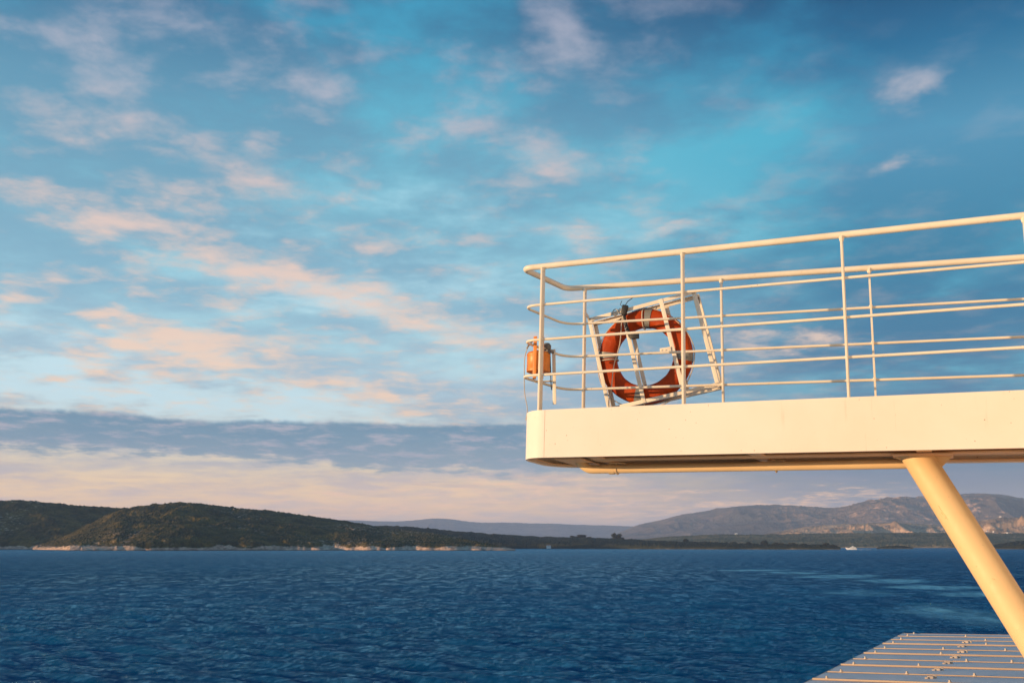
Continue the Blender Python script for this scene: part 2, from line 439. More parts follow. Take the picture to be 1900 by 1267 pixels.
def join_grids(name, parts, smooth=True):
    cos, fs, off = [], [], 0
    for X, Y, Z in parts:
        nr, nc = X.shape
        cos.append(np.stack([X, Y, Z], -1).reshape(-1, 3))
        i = np.arange(nr * nc).reshape(nr, nc) + off
        fs.append(np.stack([i[:-1, :-1], i[:-1, 1:], i[1:, 1:], i[1:, :-1]], -1).reshape(-1, 4))
        off += nr * nc
    co = np.concatenate(cos).astype(np.float32); f = np.concatenate(fs)
    me = bpy.data.meshes.new(name)
    me.vertices.add(len(co)); me.vertices.foreach_set('co', co.ravel())
    me.loops.add(f.size); me.loops.foreach_set('vertex_index', f.ravel().astype(np.int32))
    me.polygons.add(len(f)); me.polygons.foreach_set('loop_start', np.arange(0, f.size, 4, dtype=np.int32))
    me.polygons.foreach_set('use_smooth', np.full(len(f), smooth))
    me.update(calc_edges=True)
    return me

# ------------------------------------------------------------------ sea
rng = np.random.RandomState(5)
WAVES = []
for i in range(54):
    lam = 1.1 * (15.0 / 1.1) ** (i / 53.0) * rng.uniform(0.9, 1.1)
    ang = R_(248) + rng.normal(0, 0.42)
    amp = 0.0112 * lam ** 0.95 * (1.0 if lam < 6 else (6 / lam) ** 1.2)
    WAVES.append((lam, ang, amp, rng.uniform(0, 6.283)))
def sea_z(X, Y, cell):
    Z = np.zeros_like(X)
    wx = X + 3.0 * fbm(X / 23.0, Y / 23.0, 2, 3); wy = Y + 3.0 * fbm(X / 23.0, Y / 23.0, 2, 8)
    gust = 0.85 + 0.5 * fbm(X / 90.0, Y / 160.0, 3, 21)
    for lam, ang, amp, ph in WAVES:
        k = 2 * math.pi / lam
        fade = np.clip((lam / cell - 2.5) / 2.5, 0, 1)
        s = np.sin(k * (math.cos(ang) * wx + math.sin(ang) * wy) + ph)
        Z += amp * fade * (2.0 * (s * 0.5 + 0.5) ** 1.6 - 0.85)   # peaked crests
    return Z * gust
azs = np.radians(np.linspace(-37, 37, 900))
rs = 62.0 * (6000.0 / 62.0) ** np.linspace(0, 1, 830)
A, Rr = np.meshgrid(azs, rs)
X = Rr * np.sin(A); Y = Rr * np.cos(A)
cell = np.maximum(Rr * (azs[1] - azs[0]), Rr * (math.log(6000 / 62.0) / 829)) * np.ones_like(X)
Z = sea_z(X, Y, cell)
edge_f = np.clip((37 - np.abs(np.degrees(A))) / 1.5, 0, 1) * np.clip((Rr - 62) / 8, 0, 1) * np.clip((6000 - Rr) / 1500, 0, 1)
Z *= edge_f
parts = [(X, Y, Z)]
def polar(a0, a1, na, r0, r1, nr, logr=True):
    a = np.radians(np.linspace(a0, a1, na))
    r = r0 * (r1 / r0) ** np.linspace(0, 1, nr) if logr else np.linspace(r0, r1, nr)
    a, r = np.meshgrid(a, r)
    return (r * np.sin(a), r * np.cos(a), np.zeros_like(a))
parts.append(polar(-37, 37, 75, 6000, 60000, 12))
parts.append(polar(37, 323, 144, 62, 60000, 40))
parts.append(polar(0, 360, 73, 0.5, 62, 6))
sea_me = join_grids('sea', parts)
m, g, p = mat('sea_water')
pos = g.add('ShaderNodeNewGeometry').outputs['Position']
px, py, pz = g.sep(pos)
big = g.noise(g.comb(g.m('MULTIPLY', px, 0.006), g.m('MULTIPLY', py, 0.0035)), 1.0, 5, 0.55)
# aerated slick of the ferry's own wake, curving away on the right
rr = g.vm('LENGTH', g.comb(px, py))
azd = g.m('MULTIPLY', g.m('ARCTAN2', px, py), DEG)
lr = g.m('LOGARITHM', rr, 10.0)
wn = g.noise(g.comb(g.m('MULTIPLY', px, 0.02), g.m('MULTIPLY', py, 0.02)), 1.0, 5, 0.6)
wn2 = g.noise(g.comb(g.m('MULTIPLY', px, 0.16), g.m('MULTIPLY', py, 0.035)), 1.0, 6, 0.65)
def wake_px(u, v): return azel(u, v)[0], math.log10(CAM_H / math.tan(-R_(azel(u, v)[1])))
wk = 0.0
Pw = g.comb(g.m('ADD', azd, g.m('MULTIPLY', g.m('SUBTRACT', wn, 0.5), 7.0)), g.m('ADD', lr, g.m('MULTIPLY', g.m('SUBTRACT', wn, 0.5), 0.10)))
for (u, v, ra, rl, k) in [(1400, 1057, 2.6, 0.030, 0.9), (1470, 1062, 3.0, 0.034, 1.0), (1560, 1069, 3.2, 0.036, 1.0), (1650, 1078, 3.2, 0.040, 1.0), (1740, 1089, 3.2, 0.045, 1.0), (1830, 1103, 3.2, 0.05, 0.9),
                          (1600, 1100, 6.0, 0.06, 0.30), (1740, 1130, 5.0, 0.08, 0.40), (1850, 1150, 4.0, 0.08, 0.35)]:
    a_, l_ = wake_px(u, v)
    wk = g.m('MULTIPLY_ADD', g.blob(Pw, a_, l_, ra, rl), k, wk)
wake = g.m('MULTIPLY', g.mapr(wk, 0.02, 0.40), g.mapr(wn2, 0.38, 0.60, 0.35, 1.0))
deep = g.mix(g.mapr(big, 0.35, 0.65), (0.001, 0.050, 0.135), (0.001, 0.068, 0.170))
c = g.mix(g.m('MULTIPLY', wake, 0.85), deep, (0.26, 0.56, 0.66))
foam = g.m('MULTIPLY', g.mapr(g.noise(g.comb(g.m('MULTIPLY', px, 0.55), g.m('MULTIPLY', py, 0.35)), 1.0, 5, 0.7), 0.735, 0.765), g.mapr(pz, 0.06, 0.16))
c = g.mix(g.m('MULTIPLY', foam, 0.9), c, (0.5, 0.58, 0.62))
# wind ruffles: streaks of rougher and calmer water at several sizes
ru1 = g.noise(g.comb(g.m('MULTIPLY', px, 1.1), g.m('MULTIPLY', py, 1.3)), 1.0, 6, 0.7)
ru2 = g.noise(g.comb(g.m('MULTIPLY', px, 0.38), g.m('MULTIPLY', py, 0.20)), 1.0, 7, 0.72)
ru3 = g.noise(g.comb(g.m('MULTIPLY', px, 0.15), g.m('MULTIPLY', py, 0.04)), 1.0, 7, 0.75)
ru = g.m('ADD', g.m('MULTIPLY', ru1, g.mapr(rr, 120.0, 500.0, 0.55, 0.2)), g.m('ADD', g.m('MULTIPLY', ru2, 0.35), g.m('MULTIPLY', ru3, g.mapr(rr, 120.0, 500.0, 0.10, 0.45))))
ruf = g.mapr(ru, 0.42, 0.58, 0.0, 1.0)
h1 = g.noise(g.comb(g.m('MULTIPLY', px, 1.1), g.m('MULTIPLY', py, 1.5), g.m('MULTIPLY', pz, 1.0)), 1.0, 8, 0.68, 0.5)
h2 = g.noise(g.comb(g.m('MULTIPLY', px, 0.22), g.m('MULTIPLY', py, 0.16)), 1.0, 7, 0.65, 0.3)
h = g.m('ADD', g.m('MULTIPLY', h1, g.mapr(ruf, 0.0, 1.0, 0.35, 0.95)), g.m('MULTIPLY', h2, g.mapr(rr, 120.0, 1500.0, 0.3, 3.5)))
bmp = g.add('ShaderNodeBump'); bmp.inputs['Strength'].default_value = 1.0; bmp.inputs['Distance'].default_value = 1.0
g.set(bmp.inputs['Height'], h)
fr = g.add('ShaderNodeFresnel'); fr.inputs['IOR'].default_value = 1.333; g.l.new(bmp.outputs[0], fr.inputs['Normal'])
df = g.add('ShaderNodeBsdfDiffuse'); g.set(df.inputs['Color'], c)
gl = g.add('ShaderNodeBsdfGlossy'); gl.inputs['Color'].default_value = (0.40, 0.80, 1.0, 1)
g.set(gl.inputs['Roughness'], g.m('ADD', g.mapr(rr, 200.0, 4000.0, 0.10, 0.32), g.m('MULTIPLY', foam, 0.5)))
g.l.new(bmp.outputs[0], gl.inputs['Normal'])
fac = g.m('MULTIPLY', g.m('MINIMUM', fr.outputs[0], 0.80), g.mapr(ruf, 0.0, 1.0, 1.35, 0.36))
mx = g.add('ShaderNodeMixShader'); g.set(mx.inputs[0], fac); g.l.new(df.outputs[0], mx.inputs[1]); g.l.new(gl.outputs[0], mx.inputs[2])
for n_ in list(g.n):
    if n_.type == 'BSDF_PRINCIPLED': g.n.remove(n_)
    elif n_.type == 'OUTPUT_MATERIAL': g.l.new(mx.outputs[0], n_.inputs[0])
M_SEA = m
tag(link('sea', sea_me, M_SEA), kind='structure')

# ------------------------------------------------------------------ land
def ground_mat(name, base, warm, rock, rock_amt, shore_z, scale, patch=None):
    m, g, p = mat(name)
    geo = g.add('ShaderNodeNewGeometry')
    pos = geo.outputs['Position']; nz = g.sep(geo.outputs['Normal'])[2]
    px, py, pz = g.sep(pos)
    n1 = g.noise(pos, scale, 6, 0.62); n2 = g.noise(pos, scale * 8, 5, 0.65); n3 = g.noise(pos, scale * 0.22, 4, 0.5)
    c = g.mix(g.mapr(n1, 0.35, 0.65), base, warm)
    c = g.mix(g.m('MULTIPLY', g.mapr(n2, 0.42, 0.62), 0.65), c, tuple(x * 0.35 for x in base))
    rk = g.m('MULTIPLY', g.mapr(g.noise(g.vm('MULTIPLY', pos, (1, 1, 2.2)), scale * 5, 7, 0.7), 0.54, 0.62), g.mapr(n3, 0.46, 0.60))
    c = g.mix(g.m('MULTIPLY', rk, rock_amt), c, rock)
    if shore_z:
        sz = g.m('ADD', pz, g.m('MULTIPLY', g.m('SUBTRACT', g.noise(pos, 0.010, 5, 0.65), 0.5), shore_z * 3.2))
        sh = g.mapr(sz, shore_z * 1.05, shore_z * 0.85)
        sn = g.mapr(g.noise(g.vm('MULTIPLY', pos, (1, 1, 3)), 0.06, 7, 0.75), 0.38, 0.62)
        c = g.mix(sh, c, g.mix(sn, tuple(x * 0.45 for x in rock), tuple(min(1, x * 1.25) for x in rock)))
        c = g.mix(g.mapr(g.m('ADD', pz, g.m('MULTIPLY', n2, 0.8)), 2.3, 1.6), c, (0.02, 0.02, 0.02))
    g.set(p.inputs['Base Color'], c)
    p.inputs['Roughness'].default_value = 0.95
    p.inputs['Specular IOR Level'].default_value = 0.1
    return m
def interp_prof(prof, azq):
    a = np.array([azel(u, v)[0] for u, v in prof]); e = np.array([azel(u, v)[1] for u, v in prof])
    # smooth through the points
    out = np.interp(azq, a, e)
    k = max(3, int(len(azq) * 0.012)) | 1
    ker = np.hanning(k + 2)[1:-1]; ker /= ker.sum()
    return np.convolve(np.pad(out, k // 2, mode='edge'), ker, 'valid')
def land(name, prof, shore, ridge, back, u0, u1, nc, nr, mtl, amp, feat, seed, tree=0.0, cliff=0.10, power=0.8, ridged=False, octs=6, edge_noise=0.0):
    """shore / ridge / back: metres from the camera (number or [(u, d), ...]); heights follow the skyline profile"""
    a0, a1 = azel(u0, 1012)[0], azel(u1, 1012)[0]
    azq = np.linspace(a0, a1, nc)
    def dist(s):
        if isinstance(s, (int, float)): return np.full(nc, float(s))
        return np.interp(azq, [azel(u, 1012)[0] for u, _ in s], [d for _, d in s])
    S, Rg, B = dist(shore), dist(ridge), dist(back)
    S = S * (1 + edge_noise * fbm(azq * 0.9, azq * 0, 3, seed + 5, 0.35))
    elq = np.radians(interp_prof(prof, azq))
    t = np.linspace(0, 1, nr) ** 1.15
    tt = t[:, None]
    tr = (0.72)
    D = np.where(tt < tr, S + (Rg - S) * (tt / tr), Rg + (B - Rg) * ((tt - tr) / (1 - tr)))
    Azr = np.radians(azq)[None, :] * np.ones_like(D)
    X = D * np.sin(Azr); Y = D * np.cos(Azr)
    s = np.clip(tt / tr, 0, 1) * np.ones_like(D)
    cl = cliff * (1 + 0.55 * fbm(X / 70, Y / 70, 4, seed + 61, 0.6))
    up = cl * np.clip(s / (0.035 + 0.012 * fbm(X / 40, Y / 40, 3, seed + 71)), 0, 1) ** 0.7 + (1 - cliff) * s ** power
    dn = np.clip((1 - tt) / (1 - tr), 0, 1) ** 0.8
    base = np.where(tt < tr, up, dn)
    n = fbm(X / feat, Y / feat, octs, seed, 0.52, ridged)
    n2 = fbm(X / (feat * 3), Y / (feat * 3), 3, seed + 90)
    env = np.clip(s / 0.3, 0.12, 1) * np.clip((1 - tt) / 0.2, 0, 1)
    calm = 1 - 0.93 * np.exp(-((s - 1) / 0.20) ** 2) * (tt <= tr) - 0.8 * (tt > tr)
    shape = base * (1 + calm * (amp * n + amp * 0.8 * n2 * env))
    shape = np.maximum(shape, 0)
    tgt = np.tan(elq)[None, :] * D + CAM_H
    tgt = np.maximum(tgt, 0.0)
    f = np.min(np.where(shape > 0.25, tgt / np.maximum(shape, 0.25), 1e9), axis=0)
    f = np.where(f > 1e8, 0, f)
    k = 31; f = np.convolve(np.pad(f, k // 2, mode='edge'), np.ones(k) / k, 'valid')
    Z = shape * f[None, :]
    fine = fbm(X / 9.0, Y / 14.0, 3, seed + 40, 0.6)
    Z += tree * np.abs(fine) * np.clip(Z / 14.0, 0, 1)
    Z[0, :] = -3.0; Z[-1, :] = -3.0; Z[:, 0] = -3.0; Z[:, -1] = -3.0
    me = grid_mesh(name, X, Y, Z)
    o = tag(link(name, me, mtl), kind='structure')
    return o, (azq, D, Z)
M_ISLE = ground_mat('island_scrub', (0.026, 0.031, 0.011), (0.150, 0.098, 0.022), (0.50, 0.35, 0.27), 0.9, 12.5, 0.012)
M_PENIN = ground_mat('peninsula_scrub', (0.024, 0.030, 0.018), (0.042, 0.042, 0.020), (0.26, 0.22, 0.18), 0.12, 2.2, 0.012)
M_MID = ground_mat('coast_woods', (0.10, 0.096, 0.045), (0.27, 0.19, 0.085), (0.36, 0.29, 0.22), 0.45, 4.0, 0.004)
M_MTN = ground_mat('mountain_rock_sun_patches', (0.075, 0.070, 0.065), (0.30, 0.19, 0.13), (0.62, 0.37, 0.25), 0.9, 0, 0.0008)  # orange patches paint sunlit ground, the dark base cloud shade
M_MTN2 = ground_mat('far_mountain_rock', (0.13, 0.11, 0.10), (0.22, 0.17, 0.14), (0.34, 0.27, 0.22), 0.5, 0, 0.0009)
land('island_hill', [(-900, 925), (-300, 922), (-100, 928), (0, 929), (50, 927.5), (100, 934), (140, 938), (220, 942), (260, 945), (330, 960), (420, 990), (480, 1012)],
     [(-900, 3600), (0, 4200), (120, 4000), (480, 3900)], 4700, 5600, -900, 480, 620, 130, M_ISLE, 0.20, 380, 11, tree=7.0, cliff=0.10, power=0.9)
_, HILL = land('island_hill', [(60, 1010), (110, 1000), (160, 975), (210, 950), (250, 940), (300, 934), (335, 932), (370, 934), (440, 943), (500, 947), (570, 957), (640, 966), (700, 977), (760, 984),
     (800, 989), (850, 998), (890, 1006), (930, 1014), (955, 1019)],
     [(60, 3900), (130, 3300), (300, 3200), (600, 3150), (955, 2900)], [(60, 4100), (200, 4200), (600, 4200), (800, 3700), (955, 3050)], [(60, 4600), (600, 5000), (955, 3200)],
     60, 957, 900, 200, M_ISLE, 0.26, 330, 23, tree=6.0, cliff=0.15, power=0.95, edge_noise=0.02)
land('island_spur', [(150, 1014), (200, 1007), (225, 995), (255, 984), (300, 975), (340, 971), (390, 974), (440, 982), (500, 990), (560, 999), (620, 1010), (650, 1016)],
     3120, 3420, 3700, 150, 650, 420, 90, M_ISLE, 0.16, 180, 37, tree=5.0, cliff=0.22, power=0.75, edge_noise=0.012)
_, PEN = land('peninsula', [(620, 990), (680, 978), (720, 975), (770, 978), (830, 984), (900, 990), (1000, 996), (1100, 998), (1160, 1000), (1220, 1004), (1300, 1006), (1400, 1010), (1500, 1011), (1545, 1012), (1558, 1016)],
     [(620, 4700), (1000, 4600), (1250, 4150), (1558, 3900)], [(620, 5400), (1000, 5400), (1250, 4600), (1558, 4000)], [(620, 6200), (1558, 4200)], 620, 1560, 900, 90, M_PENIN, 0.13, 240, 51, tree=8.0, cliff=0.30, power=0.6)
land('islet', [(1625, 1017), (1640, 1013), (1680, 1012), (1694, 1017)], 4900, 5000, 5100, 1625, 1695, 80, 24, M_PENIN, 0.2, 80, 61, tree=6.0, cliff=0.5, power=0.5)
land('islet', [(1838, 1016), (1850, 1009), (1880, 1005), (1930, 1001), (2050, 1000), (2200, 1012)], 4600, 4900, 5200, 1838, 2200, 220, 40, M_PENIN, 0.2, 160, 67, tree=8.0, cliff=0.3, power=0.6)
land('coast', [(1140, 1006), (1200, 1000), (1230, 996), (1300, 993), (1330, 991), (1400, 992), (1480, 990.5), (1560, 989), (1640, 989), (1700, 988), (1800, 989), (1900, 990), (2100, 988), (2700, 985)],
     6800, 8800, 11000, 1140, 2700, 900, 120, M_MID, 0.20, 620, 71, tree=10.0, cliff=0.12, power=0.9)
# the coastal range and its lower spurs
M_FOOT = ground_mat('foothill_rock_sunlit', (0.20, 0.14, 0.09), (0.60, 0.36, 0.20), (0.75, 0.48, 0.30), 0.9, 0, 0.0012)  # low sunlight on the slopes is put into this orange
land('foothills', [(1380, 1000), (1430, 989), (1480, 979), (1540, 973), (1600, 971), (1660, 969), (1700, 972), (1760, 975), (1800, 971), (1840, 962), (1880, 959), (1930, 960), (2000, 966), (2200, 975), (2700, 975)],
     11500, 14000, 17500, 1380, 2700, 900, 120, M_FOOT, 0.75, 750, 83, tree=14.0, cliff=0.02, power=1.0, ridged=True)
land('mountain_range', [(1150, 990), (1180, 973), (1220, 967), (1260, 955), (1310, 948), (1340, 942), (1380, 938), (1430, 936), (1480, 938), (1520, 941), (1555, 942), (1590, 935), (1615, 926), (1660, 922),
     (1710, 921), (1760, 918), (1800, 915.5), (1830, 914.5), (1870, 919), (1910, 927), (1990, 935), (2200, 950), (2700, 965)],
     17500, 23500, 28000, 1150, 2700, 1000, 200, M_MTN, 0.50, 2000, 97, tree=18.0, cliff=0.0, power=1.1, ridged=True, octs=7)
land('far_mountain', [(560, 972), (600, 966), (640, 964), (700, 967), (760, 967), (790, 962), (815, 960.5), (840, 963), (880, 970), (905, 969), (925, 970), (945, 968.5), (1000, 972), (1020, 969.5), (1050, 973), (1100, 974), (1150, 975), (1200, 978), (1300, 980)],
     28000, 33000, 38000, 400, 1320, 500, 80, M_MTN2, 0.22, 2600, 103, tree=20.0, cliff=0.0, power=1.0, ridged=True)
land('far_mountain', [(-900, 975), (560, 975), (640, 985), (700, 995)],
     29000, 34000, 39000, -900, 700, 200, 40, M_MTN2, 0.22, 2600, 109, tree=20.0, cliff=0.0, power=1.0, ridged=True)

# trees standing out on the skylines
M_LEAF = simple('pine_needles', (0.035, 0.042, 0.022), 0.9, 0, 0.0, 0.3, 0.1, 0.4)
M_BARK = simple('bark', (0.09, 0.065, 0.05), 0.9, 0, 0.0, 1.0, 0.1, 0.3)
def crown_mesh(seed, flat):
    rnd = random.Random(seed); bm = bmesh.new()
    lobes = [(rnd.uniform(-0.38, 0.38), rnd.uniform(-0.38, 0.38), rnd.uniform(0.16, 0.72), rnd.uniform(0.22, 0.36)) for _ in range(11)]
    for lx, ly, lz, lr_ in lobes:
        for _ in range(80):
            d = Vector((rnd.gauss(0, 1), rnd.gauss(0, 1), rnd.gauss(0, 1))).normalized() * lr_ * rnd.uniform(0.55, 1.05)
            c_ = Vector((lx, ly, lz)) + Vector((d.x, d.y, d.z * flat))
            nrm = Vector((rnd.gauss(0, 1), rnd.gauss(0, 1), rnd.gauss(0, 1) + 0.6)).normalized()
            t1 = nrm.orthogonal().normalized(); t2 = nrm.cross(t1); s_ = rnd.uniform(0.04, 0.09)
            bm.faces.new([bm.verts.new(c_ + t1 * s_ * a + t2 * s_ * b) for a, b in ((-1, -0.6), (0.7, -1), (1, 0.6), (-0.5, 1))])
    me = bpy.data.meshes.new('crown'); bm.to_mesh(me); bm.free(); me.materials.append(M_LEAF)
    return me
def trunk_mesh(seed):
    rnd = random.Random(seed); bm = bmesh.new()
    top = Vector((rnd.uniform(-0.05, 0.05), rnd.uniform(-0.05, 0.05), 0.5))
    add_tube(bm, [(0, 0, -0.15), (0, 0, 0.15), top * 0.7, top], [0.035, 0.028, 0.022, 0.015], 7)
    for k in range(5):
        a = k * 1.3 + rnd.random(); e = Vector((math.cos(a) * 0.3, math.sin(a) * 0.3, rnd.uniform(0.5, 0.75)))
        add_tube(bm, [top * 0.7, (top * 0.7 + e) / 2 + Vector((0, 0, -0.02)), e], [0.015, 0.011, 0.005], 5)
    me = mesh_from(bm, 'trunk', 60); me.materials.append(M_BARK)
    return me
CR = [crown_mesh(s, f) for s, f in ((1, 0.55), (2, 0.8), (3, 1.0))]
TR = [trunk_mesh(s) for s in (4, 5)]
TREES = [  # u of the tree, v of its foot, width and height in metres, crown kind, label
    (1066, 998, 34, 15, 0, 'broad dark pine at the left end of the low clump on the peninsula skyline'),
    (1078, 998, 36, 20, 0, 'tallest pine in the middle of the wide clump on the peninsula skyline'),
    (1090, 999, 30, 13, 0, 'low pine at the right end of the wide clump on the peninsula skyline'),
    (1144, 1000, 34, 27, 2, 'lone rounded dark tree rising highest above the flat peninsula skyline'),
    (1154, 1001, 22, 14, 1, 'smaller tree leaning on the right side of the lone rounded tree'),
    (1190, 1003, 9, 9, 1, 'tiny tree between the rounded tree and the stretch of bare skyline'),
    (1273, 1006, 19, 17, 2, 'square dark tree against the pale fields right of the bare skyline'),
    (1305, 1007, 16, 11, 1, 'first low tree right of the square dark tree, pale fields behind'),
    (1331, 1008, 15, 10, 1, 'small tree before the sloping pale strip on the far coast'),
    (1345, 1009, 18, 12, 0, 'flat-topped tree beside the small tree at the foot of the pale strip'),
    (1361, 1009, 22, 13, 1, 'bushy tree under the small white chapel on the far coast'),
    (1389, 1010, 18, 13, 2, 'rounded tree on the thinning part of the peninsula point'),
    (1400, 1010, 14, 9, 1, 'low shrubby tree just right of the rounded tree on the point'),
    (1419, 1011, 24, 19, 2, 'high-crowned tree on the peninsula point with mountains behind'),
    (1439, 1011, 17, 14, 1, 'pointed tree next after the high-crowned one towards the tip'),
    (1452, 1011, 20, 12, 0, 'low spreading tree in the middle of the point'),
    (1471, 1012, 26, 14, 1, 'wide dark tree two thirds along the point'),
    (1490, 1012, 20, 12, 0, 'short spreading tree after the wide dark one on the point'),
    (1514, 1012, 16, 9, 1, 'lowest tree before the last pair at the tip of the point'),
    (1532, 1012, 20, 13, 2, 'rounded tree near the tip of the point left of the yacht'),
    (1547, 1013, 18, 10, 1, 'last tree at the very tip of the point, nearest the white yacht'),
    (118, 938, 11, 13, 1, 'single narrow tree on the leftmost hill crest'),
    (147, 941, 13, 11, 1, 'small bushy tree in the dip of the leftmost hill crest'),
    (175, 941, 18, 8, 0, 'low spreading tree right of the bushy one on the leftmost crest'),
    (430, 944, 12, 12, 2, 'round tree standing alone just right of the main hill top'),
    (448, 946, 14, 11, 1, 'tree at the left end of the row on the main hill shoulder'),
    (460, 947, 13, 11, 1, 'tree in the middle of the row on the main hill shoulder'),
    (475, 948, 14, 8, 0, 'low tree at the right end of the row on the main hill shoulder'),
    (672, 973, 9, 9, 2, 'small lone tree far down the right slope of the island hill'),
]
for i, (u, v, wd, ht, kd, lab) in enumerate(TREES):
    a_, e_ = azel(u, v)
    d_ = 4650.0 if u < 200 else (4150.0 if u < 700 else float(np.interp(u, [1000, 1250, 1558], [5400, 4600, 4000])))
    root = bpy.data.objects.new('pine_tree', None); COL.objects.link(root)
    root.location = (d_ * math.sin(R_(a_)), d_ * math.cos(R_(a_)), CAM_H + d_ * math.tan(R_(e_)) - 3.5)
    root.rotation_euler.z = i * 1.7
    root.scale = (wd * 1.15, wd * 1.15, ht * 1.25)
    tag(root, lab, 'tree', 'trees along the far skylines')
    link('crown', CR[kd], None, root); link('trunk', TR[i % 2], None, root)

# far small buildings
M_WHITE = simple('white_wall', (0.78, 0.74, 0.70), 0.8, 0, 0, 1, 0.1, 0.08)
M_TILE = simple('roof_tiles', (0.36, 0.15, 0.09), 0.9, 0, 0, 1, 0.1, 0.2)
M_GLASS = simple('dark_glass', (0.02, 0.025, 0.03), 0.15, 0, 0, 1, 0.1, 0.1)
def house(u, v, dist_, w, h_, lab, rot=0.0, tower=False):
    a_, e_ = azel(u, v)
    root = bpy.data.objects.new('house', None); COL.objects.link(root)
    root.location = (dist_ * math.sin(R_(a_)), dist_ * math.cos(R_(a_)), CAM_H + dist_ * math.tan(R_(e_)))
    root.rotation_euler.z = rot - R_(a_)
    tag(root, lab, 'building', 'white buildings on the far shores')
    bm = bmesh.new(); add_box(bm, (0, 0, h_ / 2 - 3), (w, w * 0.6, h_ + 6))
    if tower: add_box(bm, (w * 0.38, 0, h_ * 0.9), (w * 0.22, w * 0.22, h_ * 1.8))
    link('wall', mesh_from(bm, 'wall'), M_WHITE, root)
    bm = bmesh.new()
    vs = [bm.verts.new(c_) for c_ in ((-w * .54, -w * .34, h_), (w * .54, -w * .34, h_), (w * .54, w * .34, h_), (-w * .54, w * .34, h_), (-w * .54, 0, h_ * 1.45), (w * .54, 0, h_ * 1.45))]
    for f_ in ((0, 1, 5, 4), (3, 4, 5, 2), (0, 4, 3), (1, 2, 5), (0, 3, 2, 1)): bm.faces.new([vs[k] for k in f_])
    link('roof', mesh_from(bm, 'roof'), M_WHITE if tower else M_TILE, root)
    for k in (-1, 0, 1):
        bm = bmesh.new(); add_box(bm, (k * w * 0.28, -w * 0.3 - 0.05, h_ * 0.5), (w * 0.09, 0.15, h_ * 0.3))
        link('window', mesh_from(bm, 'window'), M_GLASS, root)
house(1018, 1014.5, 4520, 20, 7, 'long low white boathouse at the waterline under the left peninsula')
house(1366, 991.5, 8700, 18, 9, 'small white chapel with a stub tower on the coast ridge', 0.3, True)
house(1856, 958.5, 13800, 22, 10, 'white building alone on top of the orange foothill', 0.2)
house(1832, 985, 12200, 18, 8, 'white village house, left one of the pair below the orange foothill', 0.4)
house(1843, 986, 12150, 15, 7, 'white village house, right one of the pair below the orange foothill', -0.3)
house(1868, 988.5, 12100, 22, 7, 'wide white house by itself at the right of the village')

# motor yacht crossing beyond the point
a_, e_ = azel(1580, 1019.0)
yd = 3900.0
yr = bpy.data.objects.new('motor_yacht', None); COL.objects.link(yr)
yr.location = (yd * math.sin(R_(a_)), yd * math.cos(R_(a_)), 0.0)
yr.rotation_euler.z = -R_(a_) + math.pi + 0.1
yr.scale = (1.25, 1.25, 1.25)
tag(yr, 'white motor yacht under way beyond the tip of the wooded point', 'yacht')
M_YACHT = simple('yacht_gelcoat', (0.86, 0.83, 0.82), 0.3, 0, 0, 1, 0.1, 0.04)
def loft(bm, secs):
    rings = [[bm.verts.new(p_) for p_ in s_] for s_ in secs]
    n = len(rings[0])
    for a, b in zip(rings, rings[1:]):
        for k in range(n - 1): bm.faces.new((a[k], a[k + 1], b[k + 1], b[k]))
        bm.faces.new((a[n - 1], a[0], b[0], b[n - 1]))
    bm.faces.new(rings[0][::-1]); bm.faces.new(rings[-1])
bm = bmesh.new(); secs = []
for x_, hw, zt, zb in ((-15, 3.3, 3.2, -1), (-8, 3.7, 3.3, -1), (0, 3.7, 3.6, -1), (8, 2.7, 4.4, -0.8), (13, 1.2, 5.2, 0.2), (16.5, 0.08, 6.0, 3.5)):
    secs.append([(x_, -hw, zt), (x_, -hw * 0.75, zb), (x_, hw * 0.75, zb), (x_, hw, zt)])
loft(bm, secs); link('hull', mesh_from(bm, 'hull', 30), M_YACHT, yr)
bm = bmesh.new()
for x0, x1, z0, z1, hw in ((-12, 7, 3.3, 5.6, 3.0), (-10, 3.5, 5.6, 7.8, 2.6), (-6, 0, 7.8, 9.4, 2.0)):
    loft(bm, [[(x0, -hw, z0), (x0, -hw, z1), (x0, hw, z1), (x0, hw, z0)], [(x1, -hw * .8, z0), (x1 - (z1 - z0) * 1.1, -hw * .8, z1), (x1 - (z1 - z0) * 1.1, hw * .8, z1), (x1, hw * .8, z0)]])
link('superstructure', mesh_from(bm, 'superstructure'), M_YACHT, yr)
for x0, x1, z0, hw in ((-11, 3.5, 4.3, 3.02), (-9, 0.5, 6.6, 2.62)):
    bm = bmesh.new(); add_box(bm, ((x0 + x1) / 2, 0, z0), (x1 - x0, hw * 1.96, 0.7)); link('window_band', mesh_from(bm, 'window_band'), M_GLASS, yr)
bm = bmesh.new(); add_tube(bm, [(-4, 0, 9.3), (-4.6, 0, 12.5)], 0.2, 6); add_box(bm, (-4.3, 0, 11), (0.5, 2.6, 0.25)); link('radar_mast', mesh_from(bm, 'radar_mast'), M_YACHT, yr)
